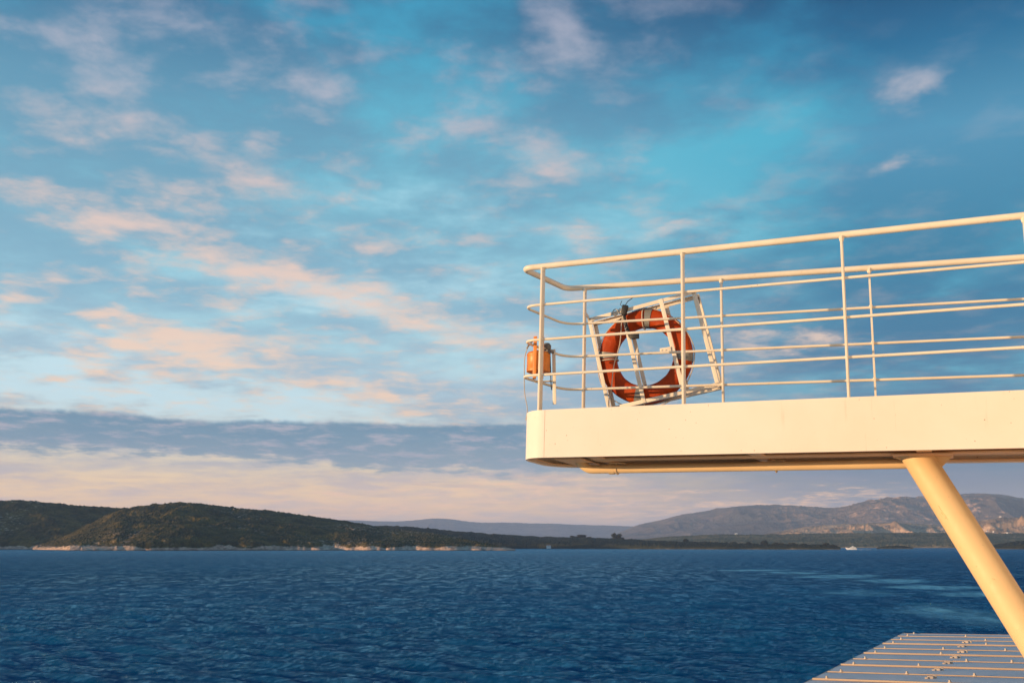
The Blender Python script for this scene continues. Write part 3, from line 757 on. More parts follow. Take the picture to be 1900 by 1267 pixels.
# its foam trail
bm = bmesh.new(); rnd = random.Random(3)
fwd = Vector((math.cos(yr.rotation_euler.z), math.sin(yr.rotation_euler.z), 0)); sid = Vector((-fwd.y, fwd.x, 0))
for k in range(130):
    x_ = -15 - abs(rnd.gauss(0, 22)) if k > 40 else rnd.uniform(-16, 17)
    s_ = rnd.gauss(0, 1.2 + abs(x_ + 15) * 0.05) if k > 40 else rnd.choice((-1, 1)) * rnd.uniform(3.4, 5)
    c_ = yr.location + fwd * x_ + sid * s_ + Vector((0, 0, 0.25))
    r_ = rnd.uniform(0.6, 1.8)
    top = bm.verts.new(c_ + Vector((0, 0, rnd.uniform(0.3, 0.9))))
    ring = [bm.verts.new(c_ + fwd * math.cos(a) * r_ * rnd.uniform(.7, 1.6) + sid * math.sin(a) * r_ + Vector((0, 0, -0.7))) for a in [q_ * math.pi / 3 for q_ in range(6)]]
    for q_ in range(6): bm.faces.new((ring[q_], ring[(q_ + 1) % 6], top))
M_FOAM = simple('sea_foam', (0.7, 0.74, 0.76), 0.8, 0, 0, 1, 0.1, 0.1)
tag(link('foam', mesh_from(bm, 'foam'), M_FOAM), 'broken white foam trailing behind the motor yacht', 'foam', kind='stuff')

# ------------------------------------------------------------------ haze
HAZE_D = 2.7e-5
bm = bmesh.new(); add_box(bm, (0, 0, 1340 / 2 - 4.5), (124000, 124000, 1340))
hz = link('haze', mesh_from(bm, 'haze'))
hm = bpy.data.materials.new('haze_air'); hm.use_nodes = True; hm.node_tree.nodes.clear()
g = G(hm.node_tree); pv = g.add('ShaderNodeVolumePrincipled'); o_ = g.add('ShaderNodeOutputMaterial')
pv.inputs['Color'].default_value = (0.56, 0.70, 1.0, 1); pv.inputs['Density'].default_value = HAZE_D; pv.inputs['Anisotropy'].default_value = 0.0
g.l.new(pv.outputs[0], o_.inputs['Volume'])
hz.data.materials.append(hm); tag(hz, 'thin evening haze over the sea and the far coast', 'haze', kind='stuff')

# ------------------------------------------------------------------ ferry: everything below is laid out in the ship frame
def sthing(name, base, label, cat, group=None):
    o = bpy.data.objects.new(name, None); COL.objects.link(o)
    o.matrix_world = SHIP @ Matrix.Translation(Vector(base))
    o['base'] = 0; del o['base']
    BASE[o.name] = Vector(base)
    return tag(o, label, cat, group)
BASE = {}
def part(name, bm, mtl, parent, base, smooth=40, label=None):
    """bm is in ship coordinates; parent is a thing or a part of one"""
    bmesh.ops.translate(bm, verts=bm.verts, vec=-Vector(base))
    o = link(name, mesh_from(bm, name, smooth), mtl, parent)
    if label: o['label'] = label
    return o

YF, KF, ZF = 0.6058, 0.0734, -0.0137          # far rail line: y = YF + KF x
def far(x, off=0.0, z=0.0): return Vector((x, YF + KF * x + off, z + ZF))
XR = 4.60                                      # where the wing meets the deckhouse
BOT = -0.3236
# --- bridge wing platform
B0 = (2.0, 0.3, -0.3)
wing = sthing('bridge_wing', B0, 'cream painted steel bridge wing platform reaching out over the sea', 'ship deck')
def outline(off=0.0, n=10):
    pts = [(XR, -0.04 + off)]
    cx, cy, rx, ry = 0.04, 0.20, 0.20, 0.24
    for k in range(n + 1):
        a = math.pi / 2 * k / n
        pts.append((cx - math.sin(a) * (rx - off), cy - math.cos(a) * (ry - off)))
    cx, cy, rx, ry = 0.08, 0.42, 0.24, 0.23
    for k in range(n + 1):
        a = math.pi / 2 * k / n
        pts.append((cx - math.cos(a) * (rx - off), cy + math.sin(a) * (ry - off)))
    pts.append((XR, 0.65 + KF * 0.35 * XR - off))
    return pts
def strip(bm, po, pi, z0, z1):
    """closed solid between two matching open outlines"""
    rings = []
    for (a, b), (c_, d_) in zip(po, pi):
        rings.append([bm.verts.new((a, b, z0)), bm.verts.new((a, b, z1)), bm.verts.new((c_, d_, z1)), bm.verts.new((c_, d_, z0))])
    for r1, r2 in zip(rings, rings[1:]):
        for k in range(4): bm.faces.new((r1[k], r1[(k + 1) % 4], r2[(k + 1) % 4], r2[k]))
    bm.faces.new(rings[0][::-1]); bm.faces.new(rings[-1])
po, pi_ = outline(0.0), outline(0.010)
# fascia in two welded lengths, with the seam by the corner
cutn = 1
seam = (0.055, -0.04)
bm = bmesh.new(); strip(bm, [po[0], (0.0575, -0.04)], [pi_[0], (0.0575, -0.030)], BOT - 0.006, 0.0)
f_front = part('fascia_plate', bm, M_FASCIA, wing, B0, 40)
bm = bmesh.new(); strip(bm, [(0.0545, -0.04)] + po[1:], [(0.0545, -0.030)] + pi_[1:], BOT - 0.006, -0.0008)
part('fascia_plate', bm, M_FASCIA, wing, B0, 40, 'rounded end plate of the fascia')
bm = bmesh.new(); strip(bm, [(0.0575, -0.0365), (0.0545, -0.0365)], [(0.0575, -0.031), (0.0545, -0.031)], BOT - 0.004, -0.002)
part('weld_seam', bm, M_RAIL, wing, B0)
# bottom flange
fl0, fl1 = outline(0.0105), outline(0.075)
fl1[0] = (XR, 0.035)
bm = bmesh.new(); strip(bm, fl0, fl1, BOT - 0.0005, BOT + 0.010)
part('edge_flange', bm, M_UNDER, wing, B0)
# deck plate
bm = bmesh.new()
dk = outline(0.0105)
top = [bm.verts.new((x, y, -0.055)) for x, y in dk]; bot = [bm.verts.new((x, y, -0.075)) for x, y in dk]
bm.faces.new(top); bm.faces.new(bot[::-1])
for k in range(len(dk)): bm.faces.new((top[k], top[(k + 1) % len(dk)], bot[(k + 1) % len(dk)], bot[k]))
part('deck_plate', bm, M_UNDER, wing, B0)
# longitudinal T beam and cross ribs
def tbeam(bm, a, b, zt, zb, fw, ft=0.010, wt=0.009):
    a = Vector(a); b = Vector(b); d = (b - a).normalized(); n = Vector((-d.y, d.x, 0)); L = (b - a).length; mid = (a + b) / 2
    rot = Matrix((d, n, Vector((0, 0, 1)))).transposed()
    add_box(bm, (mid.x, mid.y, (zt + zb) / 2 + ft / 2), (L, wt, zt - zb - ft), rot)
    add_box(bm, (mid.x, mid.y, zb + ft / 2), (L, fw, ft), rot, 0.001)
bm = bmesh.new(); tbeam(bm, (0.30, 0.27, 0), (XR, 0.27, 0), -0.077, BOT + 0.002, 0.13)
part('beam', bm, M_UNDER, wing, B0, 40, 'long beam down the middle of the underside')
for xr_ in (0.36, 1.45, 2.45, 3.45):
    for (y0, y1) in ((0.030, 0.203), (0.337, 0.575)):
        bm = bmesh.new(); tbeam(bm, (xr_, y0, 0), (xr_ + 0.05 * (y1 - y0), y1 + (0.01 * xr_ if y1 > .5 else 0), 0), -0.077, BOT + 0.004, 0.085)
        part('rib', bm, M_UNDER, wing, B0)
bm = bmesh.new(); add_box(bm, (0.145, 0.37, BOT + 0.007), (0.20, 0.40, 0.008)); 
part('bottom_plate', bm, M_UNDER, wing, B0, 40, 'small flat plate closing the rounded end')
# --- railing
BR = (0.0, 0.0, 0.0)
rl = sthing('railing', BR, 'cream painted pipe railing with three thin rods around the wing', 'railing')
H1, H2, H3, H4 = 1.05, 0.7651, 0.5099, 0.2556
def rail_path(z, r_near, r_far, xl=-0.145, rt=None):
    pts = [(XR, 0, z), (xl, 0.0, z), (xl + 0.012, 0.10, z)]
    e = far(-0.055, 0.0, z - ZF)
    pts = [(XR, 0, z), (xl, 0.0, z)]
    pts += [(e.x, e.y + 0.0, z), tuple(far(XR, 0, z))]
    return smooth_path(pts, [0, r_near, r_far, 0], 10)
bm = bmesh.new(); add_tube(bm, rail_path(H1, 0.085, 0.07, -0.165), 0.0215, 18)
part('top_rail', bm, M_RAIL, rl, BR, 60)
for z, xl in ((H2, -0.158), (H3, -0.158), (H4, -0.172)):
    bm = bmesh.new(); add_tube(bm, rail_path(z, 0.13, 0.13, xl), 0.0095, 12)
    part('rail_rod', bm, M_RAIL, rl, BR, 60)
def post(x, isfar):
    bm = bmesh.new()
    w = 0.058 if not isfar else 0.052
    if not isfar:
        a, b, wd = Vector((x, 0, -0.056)), Vector((x, 0, H1 - 0.012)), Vector((0, 1, 0))
    else:
        a, b, wd = far(x, 0, -0.045), far(x, 0, H1 - 0.012 - ZF), Vector((-KF, 1, 0))
    bar_between(bm, a, b, w, 0.0135, wd, 0.0018)
    # weld gusset under the top rail
    d = (b - a).normalized(); add_tube(bm, [b - d * 0.03, b + d * 0.008], [0.012, 0.021], 12)
    o = part('post', bm, M_RAIL, rl, BR, 35)
    bm = bmesh.new(); add_box(bm, a + Vector((0, 0, 0.006)), (0.05, w, 0.010), None, 0.002)
    bmesh.ops.translate(bm, verts=bm.verts, vec=-Vector(BR))
    link('base_plate', mesh_from(bm, 'base_plate', 35), M_RAIL, o)
    for z in (H2, H3, H4):                       # weld collars where the rods pass through
        bm = bmesh.new(); c_ = Vector((x, 0, z)) if not isfar else far(x, 0, z - ZF)
        add_tube(bm, [c_ - Vector((0.011, 0, 0)), c_ - Vector((0.008, 0, 0)), c_ + Vector((0.008, 0, 0)), c_ + Vector((0.011, 0, 0))], [0.0105, 0.0125, 0.0125, 0.0105], 12)
        bmesh.ops.translate(bm, verts=bm.verts, vec=-Vector(BR))
        link('weld', mesh_from(bm, 'weld', 60), M_RAIL, o)
for x in (0.0, 1.0237, 2.0529, 3.085): post(x, False)
for x in (0.093, 1.1281, 2.1484, 3.17): post(x, True)

# --- strut
BS = (2.4, 0.25, BOT)
st_ = sthing('support_strut', BS, 'thick yellow cream tubular strut slanting down right from the wing', 'strut')
S0 = Vector((2.405, 0.27, BOT - 0.0)); S1 = Vector((2.86, 0.02, -1.20))
sdv = (S1 - S0).normalized()
S2 = S0 + sdv * 3.6
bm = bmesh.new()
NS = 40
add_tube(bm, [S0 - sdv * 0.10] + [S0 + (S2 - S0) * (k / NS) for k in range(NS + 1)], 0.0905, 40)
# cut the head level against the flange
bmesh.ops.bisect_plane(bm, geom=bm.verts[:] + bm.edges[:] + bm.faces[:], plane_co=(0, 0, BOT - 0.0005), plane_no=(0, 0, 1), clear_outer=True)
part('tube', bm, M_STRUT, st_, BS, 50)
bm = bmesh.new()
ringp = []
for k in range(33):
    a = 2 * math.pi * k / 32
    ax = sdv.orthogonal().normalized(); ay = sdv.cross(ax)
    p_ = S0 + (ax * math.cos(a) + ay * math.sin(a)) * 0.0915
    p_ = p_ + sdv * ((BOT - 0.004 - p_.z) / sdv.z)
    ringp.append(p_)
add_tube(bm, ringp, 0.007, 8)
part('weld_bead', bm, M_STRUT, st_, BS, 60)
ax_ = (Vector((-0.35, -1, 0.1)) - sdv * sdv.dot(Vector((-0.35, -1, 0.1)))).normalized(); ay_ = sdv.cross(ax_)
for t0_, l_, th_ in ((0.36, 0.10, 0.30), (0.40, 0.05, 0.38), (0.86, 0.012, -0.15), (0.62, 0.015, 0.6)):
    bm = bmesh.new()
    dirn = ax_ * math.cos(th_) + ay_ * math.sin(th_)
    add_tube(bm, [S0 + sdv * (t0_ + l_ * k / 6) + dirn * 0.0900 + ay_ * 0.003 * math.sin(k) for k in range(7)], [0.001, 0.0025, 0.003, 0.0025, 0.003, 0.004, 0.001], 6)
    part('paint_run', bm, M_STRUT, st_, BS, 180)
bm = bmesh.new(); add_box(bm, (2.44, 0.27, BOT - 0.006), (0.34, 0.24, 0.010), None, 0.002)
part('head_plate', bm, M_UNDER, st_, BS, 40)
for sx in (-1, 1):
    bm = bmesh.new()
    vs = [(2.44 + sx * 0.165, 0.265), (2.44 + sx * 0.06, 0.265)]
    q_ = [bm.verts.new((x_, y_, z_)) for (x_, y_, z_) in ((2.44 + sx * .165, .264, BOT - .012), (2.44 + sx * .02, .264, BOT - .012), (2.44 + sx * .03 + .05, .264, BOT - .10), (2.44 + sx * .165, .276, BOT - .012), (2.44 + sx * .02, .276, BOT - .012), (2.44 + sx * .03 + .05, .276, BOT - .10))]
    bm.faces.new((q_[0], q_[1], q_[2])); bm.faces.new((q_[5], q_[4], q_[3]))
    for a, b in ((0, 1), (1, 2), (2, 0)): bm.faces.new((q_[a], q_[a + 3], q_[b + 3], q_[b]))
    part('gusset', bm, M_STRUT, st_, BS, 40)

# --- drain pipe under the wing
BP = (1.2, 0.43, -0.36)
pp = sthing('drain_pipe', BP, 'thin cream drain pipe clamped along under the far side of the wing', 'pipe')
ZP = -0.366
bm = bmesh.new()
add_tube(bm, smooth_path([(0.13, 0.43, BOT + 0.02), (0.20, 0.43, ZP), (2.44, 0.36, ZP)], [0, 0.10, 0], 8), 0.0305, 20)
part('pipe', bm, M_STRUT, pp, BP, 60)
bm = bmesh.new(); add_tube(bm, [(0.365, 0.43, ZP), (0.366, 0.43, ZP), (0.405, 0.43, ZP), (0.406, 0.43, ZP)], [0.031, 0.0365, 0.0365, 0.031], 20)
part('coupling', bm, M_STRUT, pp, BP, 40)
for x in (0.425, 1.53):
    bm = bmesh.new()
    add_tube(bm, [(x, 0.43 + 0.040 * math.sin(a), ZP + 0.036 * math.cos(a)) for a in [0.6 + k * (2 * math.pi - 1.2) / 14 for k in range(15)]], 0.0045, 8)
    add_box(bm, (x, 0.43, (ZP + 0.03 + BOT) / 2), (0.022, 0.006, BOT - ZP - 0.026))
    add_box(bm, (x, 0.43, BOT - 0.004), (0.11, 0.05, 0.007), None, 0.001)
    part('clamp', bm, M_STRUT, pp, BP, 40)
    for sx in (-0.04, 0.04):
        bm = bmesh.new(); add_tube(bm, [(x + sx, 0.43, BOT - 0.004), (x + sx, 0.43, BOT - 0.018)], 0.006, 6); part('bolt', bm, M_STRUT, pp, BP, 30)

# --- life ring rack (tilted frame of angle bars outside the far rail)
YA, YB = 0.775, 0.915
BK = (0.55, 0.80, 0.12)
rk = sthing('life_ring_rack', BK, 'tilted rectangular cream rack of angle bars outside the far rail', 'rack')
A_, B_, C_ = Vector((0.054, 0, 0.845)), Vector((0.911, 0, 1.0)), Vector((1.086, 0, 0.262))
D_ = A_ + (C_ - B_)
def lp(p, y): return Vector((p.x, y, p.z))
up_ = (A_ - D_).normalized(); al_ = (B_ - A_).normalized()
def angle_bar(a, b, inward, y, back):
    """L section: one leg in the rack plane, the other standing across it"""
    bm = bmesh.new()
    inw = Vector(inward)
    a = lp(a, y); b = lp(b, y)
    bar_between(bm, a + inw * 0.0145, b + inw * 0.0145, 0.029, 0.004, inw, 0.0006)
    yy = Vector((0, back * 0.014, 0))
    bar_between(bm, a + yy + inw * 0.002, b + yy + inw * 0.002, 0.0275, 0.004, (0, 1, 0), 0.0006)
    return bm
for y, bk in ((YA, 1), (YB, -1)):
    part('rack_bar', angle_bar(A_, B_, -up_, y, bk), M_FRAME, rk, BK)
    part('rack_bar', angle_bar(D_, C_, up_, y, bk), M_FRAME, rk, BK)
    part('rack_bar', angle_bar(A_, D_, al_, y, bk), M_FRAME, rk, BK)
    part('rack_bar', angle_bar(B_, C_, -al_, y, bk), M_FRAME, rk, BK)
for f_ in (0.335, 0.69):
    for y in (YA - 0.004, YB + 0.004):
        a, b = A_.lerp(B_, f_), D_.lerp(C_, f_)
        bm = bmesh.new(); bar_between(bm, lp(a, y), lp(b, y), 0.031, 0.005, al_, 0.0008)
        part('cross_bar', bm, M_FRAME, rk, BK)
for c_ in (A_, B_, C_, D_):
    i_ = (al_ if c_ in (A_, D_) else -al_) * 0.02 + (-up_ if c_ in (A_, B_) else up_) * 0.02
    bm = bmesh.new(); bar_between(bm, lp(c_ + i_, YA + 0.005), lp(c_ + i_, YB - 0.005), 0.03, 0.005, al_, 0.0008)
    part('spacer', bm, M_FRAME, rk, BK)
# stays to the far posts
for (c_, px_) in ((A_, 0.093), (C_, 1.1281)):
    bm = bmesh.new(); f0 = far(px_, 0.03, c_.z - ZF)
    bar_between(bm, f0, lp(c_ + (al_ if c_ is A_ else -al_) * 0.015, YA - 0.002), 0.03, 0.006, (0, 0, 1), 0.001); part('stay', bm, M_FRAME, rk, BK)
bm = bmesh.new(); add_box(bm, (0.685, YA - 0.012, 0.548), (0.085, 0.006, 0.045), Matrix.Rotation(-0.1, 3, 'Y'), 0.001)
part('bracket_plate', bm, M_FRAME, rk, BK)
for sx in (-0.03, 0.0):
    bm = bmesh.new(); add_tube(bm, [(0.685 + sx, YA - 0.014, 0.55), (0.685 + sx, YA - 0.022, 0.55)], 0.005, 6); part('bolt', bm, M_FRAME, rk, BK)

# --- life ring
RC = Vector((0.502, 0.845, 0.528)); RO, RI = 0.372, 0.222
rm, tr_ = (RO + RI) / 2, (RO - RI) / 2
ring = sthing('life_ring', RC, 'orange life ring with silver tapes held in the tilted rack', 'life ring')
def torus_pt(a, b, k=1.0, extra=0.0):
    rr_ = rm + (tr_ * k + extra) * math.cos(b)
    return Vector((RC.x + rr_ * math.cos(a), RC.y + (0.052 * k + extra) * math.sin(b), RC.z + rr_ * math.sin(a)))
bm = bmesh.new(); NA, NB = 96, 24
vg = []
for i in range(NA):
    a = 2 * math.pi * i / NA
    w_ = 1.0 + 0.018 * math.sin(a * 8 + 1) * math.sin(a * 3) + 0.01 * math.sin(a * 19)
    row = []
    for j in range(NB):
        b = 2 * math.pi * j / NB
        # square-ish soft section with a stitched seam
        k = w_ * (1.0 + 0.06 * math.cos(4 * b + math.pi))
        row.append(bm.verts.new(torus_pt(a, b, k)))
    vg.append(row)
for i in range(NA):
    for j in range(NB):
        bm.faces.new((vg[i][j], vg[i][(j + 1) % NB], vg[(i + 1) % NA][(j + 1) % NB], vg[(i + 1) % NA][j]))
part('ring_body', bm, M_RING, ring, RC, 180)
for a0 in (84, 176, 262, -5):
    bm = bmesh.new(); rows = []
    for i in range(5):
        a = R_(a0 - 4.6 + 9.2 * i / 4)
        rows.append([bm.verts.new(torus_pt(a, 2 * math.pi * j / NB, 1.0 * (1.0 + 0.06 * math.cos(8 * math.pi * j / NB + math.pi)), 0.0045)) for j in range(NB)])
    for r1, r2 in zip(rows, rows[1:]):
        for j in range(NB): bm.faces.new((r1[j], r1[(j + 1) % NB], r2[(j + 1) % NB], r2[j]))
    part('reflective_tape', bm, M_TAPE, ring, RC, 180)
    a = R_(a0 + 7.5)
    bm = bmesh.new(); add_tube(bm, [torus_pt(a, b, 1.05, 0.003) for b in [2 * math.pi * j / 20 for j in range(21)]], 0.005, 6)
    part('strap', bm, M_ROPE, ring, RC, 180)
# grab line slung between the straps
for a0, a1, sag in ((91, 183, 0.035), (183, 269, 0.03), (269, 362, 0.03), (2, 91, 0.035)):
    pts = []
    for k in range(15):
        t = k / 14; a = R_(a0 + (a1 - a0) * t)
        r_ = RO + 0.012 - 0.0 * t
        p_ = Vector((RC.x + r_ * math.cos(a), RC.y - 0.035 * math.sin(math.pi * t), RC.z + r_ * math.sin(a) - sag * math.sin(math.pi * t)))
        pts.append(p_)
    bm = bmesh.new(); add_tube(bm, pts, 0.0042, 6); part('grab_line', bm, M_ROPE, ring, RC, 180)
# loose lanyard falling inside the ring
bl = (0.37, 0.8, 0.8)
lan = sthing('lanyard', bl, 'pale cord hanging loose inside the life ring from the black clip', 'rope')
bm = bmesh.new(); add_tube(bm, smooth_path([(0.345, YA - 0.02, 0.83), (0.33, YA - 0.015, 0.62), (0.275, YA - 0.01, 0.45), (0.262, YA - 0.02, 0.25), (0.235, YA - 0.02, 0.16), (0.27, YA - 0.02, 0.07), (0.18, YA - 0.02, 0.0)], 0.05, 6), 0.0045, 6)
part('cord', bm, M_ROPE, lan, bl, 180)
# black strap with shackle at the head of the first cross bar
bc = (0.35, YA - 0.01, 0.83)
clp = sthing('release_hook', bc, 'black strap and steel shackle hooked at the top left of the rack', 'hook')
bm = bmesh.new(); add_box(bm, (0.365, YA - 0.02, 0.885), (0.045, 0.03, 0.075), Matrix.Rotation(0.25, 3, 'Y'), 0.006); part('buckle', bm, M_BLACK, clp, bc)
bm = bmesh.new()
add_tube(bm, smooth_path([(0.36, YA - 0.02, 0.87), (0.37, YA - 0.025, 0.79), (0.395, YA - 0.03, 0.73), (0.41, YA - 0.02, 0.665), (0.45, YA - 0.02, 0.66)], 0.03, 6), 0.012, 8)
part('strap', bm, M_BLACK, clp, bc, 180)
bm = bmesh.new(); add_box(bm, (0.445, YA - 0.02, 0.672), (0.07, 0.03, 0.04), None, 0.005); part('clip', bm, M_BLACK, clp, bc)
for cx_, cz_, r_ in ((0.295, 0.868, 0.022), (0.335, 0.875, 0.018)):
    bm = bmesh.new(); add_tube(bm, [(cx_ + r_ * math.cos(a), YA - 0.03 + 0.004 * math.sin(a), cz_ + r_ * 1.2 * math.sin(a)) for a in [k * math.pi / 8 for k in range(17)]], 0.004, 6)
    part('shackle', bm, M_STEEL, clp, bc, 180)
bm = bmesh.new(); add_tube(bm, [(0.37, YA - 0.02, 0.92), (0.39, YA - 0.02, 0.95), (0.43, YA - 0.02, 0.975)], 0.003, 5); add_tube(bm, [(0.36, YA - 0.02, 0.9), (0.33, YA - 0.02, 0.93), (0.345, YA - 0.02, 0.96)], 0.0025, 5)
part('wire', bm, M_BLACK, clp, bc, 180)

# --- man overboard smoke canister on the end rail
bcn = (-0.10, 0.17, 0.44)
can = sthing('smoke_canister', bcn, 'orange smoke signal canister hung on the end of the railing', 'signal canister')
CM = Matrix.Translation((-0.104, 0.20, 0.315)) @ Matrix.Diagonal((1.1, 1.1, 1, 1))
bm = bmesh.new(); add_lathe(bm, [(0.070, 0.0), (0.078, 0.004), (0.079, 0.03), (0.077, 0.034), (0.077, 0.118), (0.079, 0.122), (0.079, 0.132), (0.070, 0.146), (0.040, 0.158)], 32, CM)
part('body', bm, M_CAN, can, bcn, 50)
for sx, z0, z1 in ((0.004, 0.25, 0.565), (0.060, 0.25, 0.555)):
    bm = bmesh.new(); add_box(bm, (-0.10 + sx, 0.112, (z0 + z1) / 2), (0.026, 0.005, z1 - z0), None, 0.001); part('mounting_strap', bm, M_CAN, can, bcn)
bm = bmesh.new(); add_lathe(bm, [(0.022, 0.0), (0.030, 0.01), (0.030, 0.035), (0.018, 0.05)], 16, Matrix.Translation((-0.04, 0.2, 0.478))); part('light_head', bm, M_GREY, can, bcn, 50)
bm = bmesh.new(); add_box(bm, (-0.015, 0.2, 0.468), (0.05, 0.035, 0.02), Matrix.Rotation(0.4, 3, 'Y'), 0.004); part('bracket', bm, M_GREY, can, bcn)
bm = bmesh.new(); add_tube(bm, smooth_path([(-0.12, 0.13, 0.535), (-0.16, 0.12, 0.49), (-0.185, 0.13, 0.42), (-0.18, 0.12, 0.30), (-0.17, 0.11, 0.15), (-0.135, 0.10, 0.03), (-0.14, 0.08, -0.05)], 0.05, 6), 0.0032, 6)
part('lanyard', bm, M_ROPE, can, bcn, 180)
bm = bmesh.new(); add_tube(bm, smooth_path([(-0.13, 0.13, 0.53), (-0.155, 0.12, 0.50), (-0.165, 0.12, 0.48)], 0.01, 4), 0.006, 6); part('pull_ring', bm, M_STEEL, can, bcn, 180)
# upright flat with a cable taped to it
bb = (0.0, 0.3, 0.3)
cb = sthing('cable_bracket', bb, 'narrow upright cream flat bar with black cable beside the canister', 'bracket')
bm = bmesh.new(); bar_between(bm, (0.012, 0.24, 0.085), (-0.003, 0.24, 0.49), 0.026, 0.005, (1, 0, 0), 0.001); part('bar', bm, M_RAIL, cb, bb)
bm = bmesh.new(); add_tube(bm, smooth_path([(-0.05, 0.215, 0.50), (-0.026, 0.225, 0.47), (-0.022, 0.23, 0.36), (-0.016, 0.232, 0.24), (-0.012, 0.235, 0.19)], 0.02, 5), 0.004, 6); part('cable', bm, M_BLACK, cb, bb, 180)
for z in (H3, H4):
    bm = bmesh.new(); e0 = Vector((-0.15 - (H3 - z) * 0.05, 0.25, z)); bar_between(bm, (-0.15, 0.245, z), (0.003, 0.242, z if z < 0.3 else 0.48), 0.012, 0.004, (0, 0, 1), 0.0005); part('arm', bm, M_RAIL, cb, bb)

# ------------------------------------------------------------------ lower roof of the ferry, aft of the wing
HR = 1.30                                       # camera above this roof
az2 = math.atan2(1995 - 950, 1885.0)
E2 = Vector((math.sin(az2), math.cos(az2), 0))
E1h = Vector((E2.y, -E2.x, 0)); tilt = R_(1.55)
E1 = (E1h * math.cos(tilt) + Vector((0, 0, math.sin(tilt)))).normalized()
dcor = pix_dir(1676, 1174.3); tcor = -HR / dcor.z
K0 = Vector((0, 0, CAM_H)) + dcor * tcor        # far left corner
NRM = E1.cross(E2).normalized()
if NRM.z < 0: NRM = -NRM
RM = Matrix((( *E1, ), ( *E2, ), ( *NRM, ))).transposed().to_4x4()
RM = Matrix.Translation(K0) @ RM                # roof frame: x inboard, y along the ship (towards the corner), z up
rf = bpy.data.objects.new('roof', None); COL.objects.link(rf)
rf.matrix_world = RM
tag(rf, 'pale metal sheet roof with raised seams on the lower deck', 'roof')
def rpart(name, bm, mtl, smooth=35, label=None, kind=None, parent=None):
    o = link(name, mesh_from(bm, name, smooth), mtl, parent or rf)
    if label: o['label'] = label
    if kind: o['kind'] = kind
    return o
def roof_y(v, u=None):
    """distance along the left edge at which picture row v lies"""
    best = None
    lo, hi = -11.0, 0.0
    for _ in range(50):
        m_ = (lo + hi) / 2; p_ = RM @ Vector((0, m_, 0)); d = p_ - Vector((0, 0, CAM_H))
        vv = 633.5 - 1847 * (-d.y * SP + d.z * CP) / (d.y * CP + d.z * SP)
        if vv > v: lo = m_
        else: hi = m_
    return m_
# seams read on the picture's left edge: a narrow first strip, then alternating thin and stout seams
SEAM = [0.0, -0.62, -1.24]
pitch = 0.70
ys = [0.0, -0.55, -1.18]
y_ = -1.18
while y_ > -12.0:
    y_ -= pitch; ys.append(y_)
RW = 4.6
for k in range(len(ys) - 1):
    y1, y0 = ys[k] - 0.004, ys[k + 1] + 0.004
    bm = bmesh.new()
    nx = 12
    rows = []
    for i in range(nx + 1):
        x = RW * i / nx
        row = []
        for j, f_ in enumerate((0, 0.12, 0.5, 0.88, 1)):
            z = (-0.004, -0.001, 0.006, -0.001, -0.004)[j] + 0.0025 * math.sin(x * 2.1 + k * 1.7) * (1 if j == 2 else 0)
            row.append(bm.verts.new((x, y0 + (y1 - y0) * f_, z)))
        rows.append(row)
    for a, b in zip(rows, rows[1:]):
        for j in range(4): bm.faces.new((a[j], b[j], b[j + 1], a[j + 1]))
    bt = [[bm.verts.new((x_, yy_, -0.02)) for yy_ in (y0, y1)] for x_ in (0, RW)]
    bm.faces.new((bt[0][0], bt[0][1], bt[1][1], bt[1][0]))
    rpart('roof_sheet', bm, M_ROOF, 60)
for k in range(1, len(ys)):
    stout = (k % 2 == 1) and k > 1
    bm = bmesh.new(); hh = 0.019 if stout else 0.011; ww = 0.034 if stout else 0.022
    add_box(bm, (RW / 2 + 0.005, ys[k], hh / 2 - 0.002), (RW + 0.01, ww, hh), None, 0.003)
    rpart('seam_strip', bm, M_RIB, 40)
bm = bmesh.new(); add_box(bm, (-0.012, -6.0, -0.05), (0.02, 12.2, 0.10), None, 0.002); rpart('edge_trim', bm, M_RIB, 40, 'raised trim along the outboard edge')
bm = bmesh.new(); add_box(bm, (RW / 2, 0.014, -0.05), (RW, 0.02, 0.10), None, 0.002); rpart('edge_trim', bm, M_RIB, 40, 'raised trim along the far edge')
rnd = random.Random(12)
def bolt(x, y, z):
    bm = bmesh.new()
    add_tube(bm, [(x, y, z - 0.004), (x, y, z + 0.006)], 0.020, 8); add_tube(bm, [(x, y, z + 0.004), (x, y, z + 0.024)], [0.014, 0.012], 6)
    return bm
BMESH = None
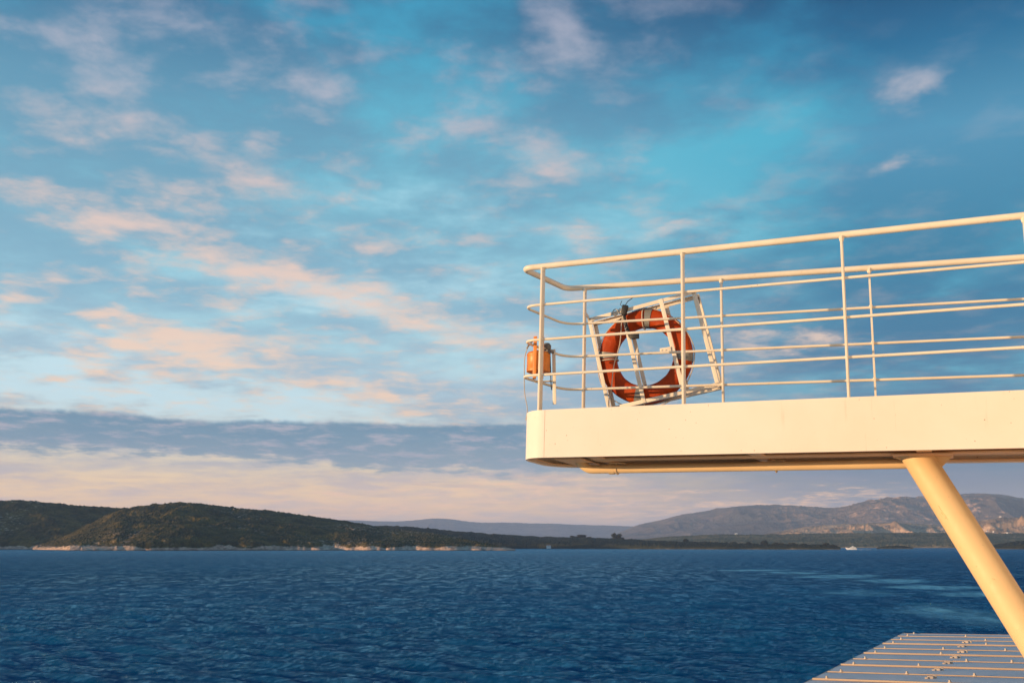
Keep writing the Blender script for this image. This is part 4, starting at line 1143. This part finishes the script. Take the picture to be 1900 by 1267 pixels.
for k in range(1, len(ys)):
    stout = (k % 2 == 1) and k > 1
    zt = 0.015 if stout else 0.008
    xs = [0.14]; x = 0.14
    while x < RW:
        x += rnd.uniform(0.45, 1.15); xs.append(x)
        if stout and rnd.random() < 0.35: xs.append(x + 0.17)
    for x in xs:
        if BMESH is None:
            b_ = bolt(0, 0, 0); BMESH = mesh_from(b_, 'bolt', 35); BMESH.materials.append(M_CLIP)
        o = link('bolt', BMESH, None, rf); o.location = (x, ys[k] + rnd.uniform(-0.006, 0.006), zt)
for x in (0.16, 1.75, 3.4):
    o = link('bolt', BMESH, None, rf); o.location = (x, -0.05, 0.0)
# small sealed clips that stand in slanting rows between the seams
CM_ = None
def clip_mesh():
    bm = bmesh.new(); add_box(bm, (0, 0, 0.012), (0.055, 0.028, 0.026), None, 0.006); add_box(bm, (0.045, 0.03, 0.014), (0.03, 0.03, 0.034), None, 0.006); add_box(bm, (-0.035, -0.02, 0.008), (0.03, 0.02, 0.018), None, 0.004)
    me = mesh_from(bm, 'clip', 35); me.materials.append(M_CLIP); return me
CLM = clip_mesh()
for k in range(2, len(ys) - 1):
    yc = (ys[k] + ys[k + 1]) / 2
    for x0 in (1.05, 3.05):
        o = link('clip', CLM, None, rf); o.location = (x0 + rnd.uniform(-0.04, 0.04), yc + rnd.uniform(-0.03, 0.03), 0.004); o.rotation_euler.z = rnd.uniform(-0.2, 0.2)
# deckhouse and hull that carry the roof and the wing
def block(name, lab, mtl, x0, x1, y0, y1, z0, z1, M):
    bm = bmesh.new(); add_box(bm, ((x0 + x1) / 2, (y0 + y1) / 2, (z0 + z1) / 2), (x1 - x0, y1 - y0, z1 - z0), None, 0.02)
    o = link(name, mesh_from(bm, name, 40), mtl, None); o.matrix_world = M
    return tag(o, kind='structure')
block('ship_hull', None, M_HULL, 0.06, 9.0, -34.0, -0.06, -14.6, -0.12, RM)
block('ship_deckhouse', None, M_FASCIA, XR - 0.01, XR + 5.0, -14.0, 2.2, -3.6, 4.6, SHIP)
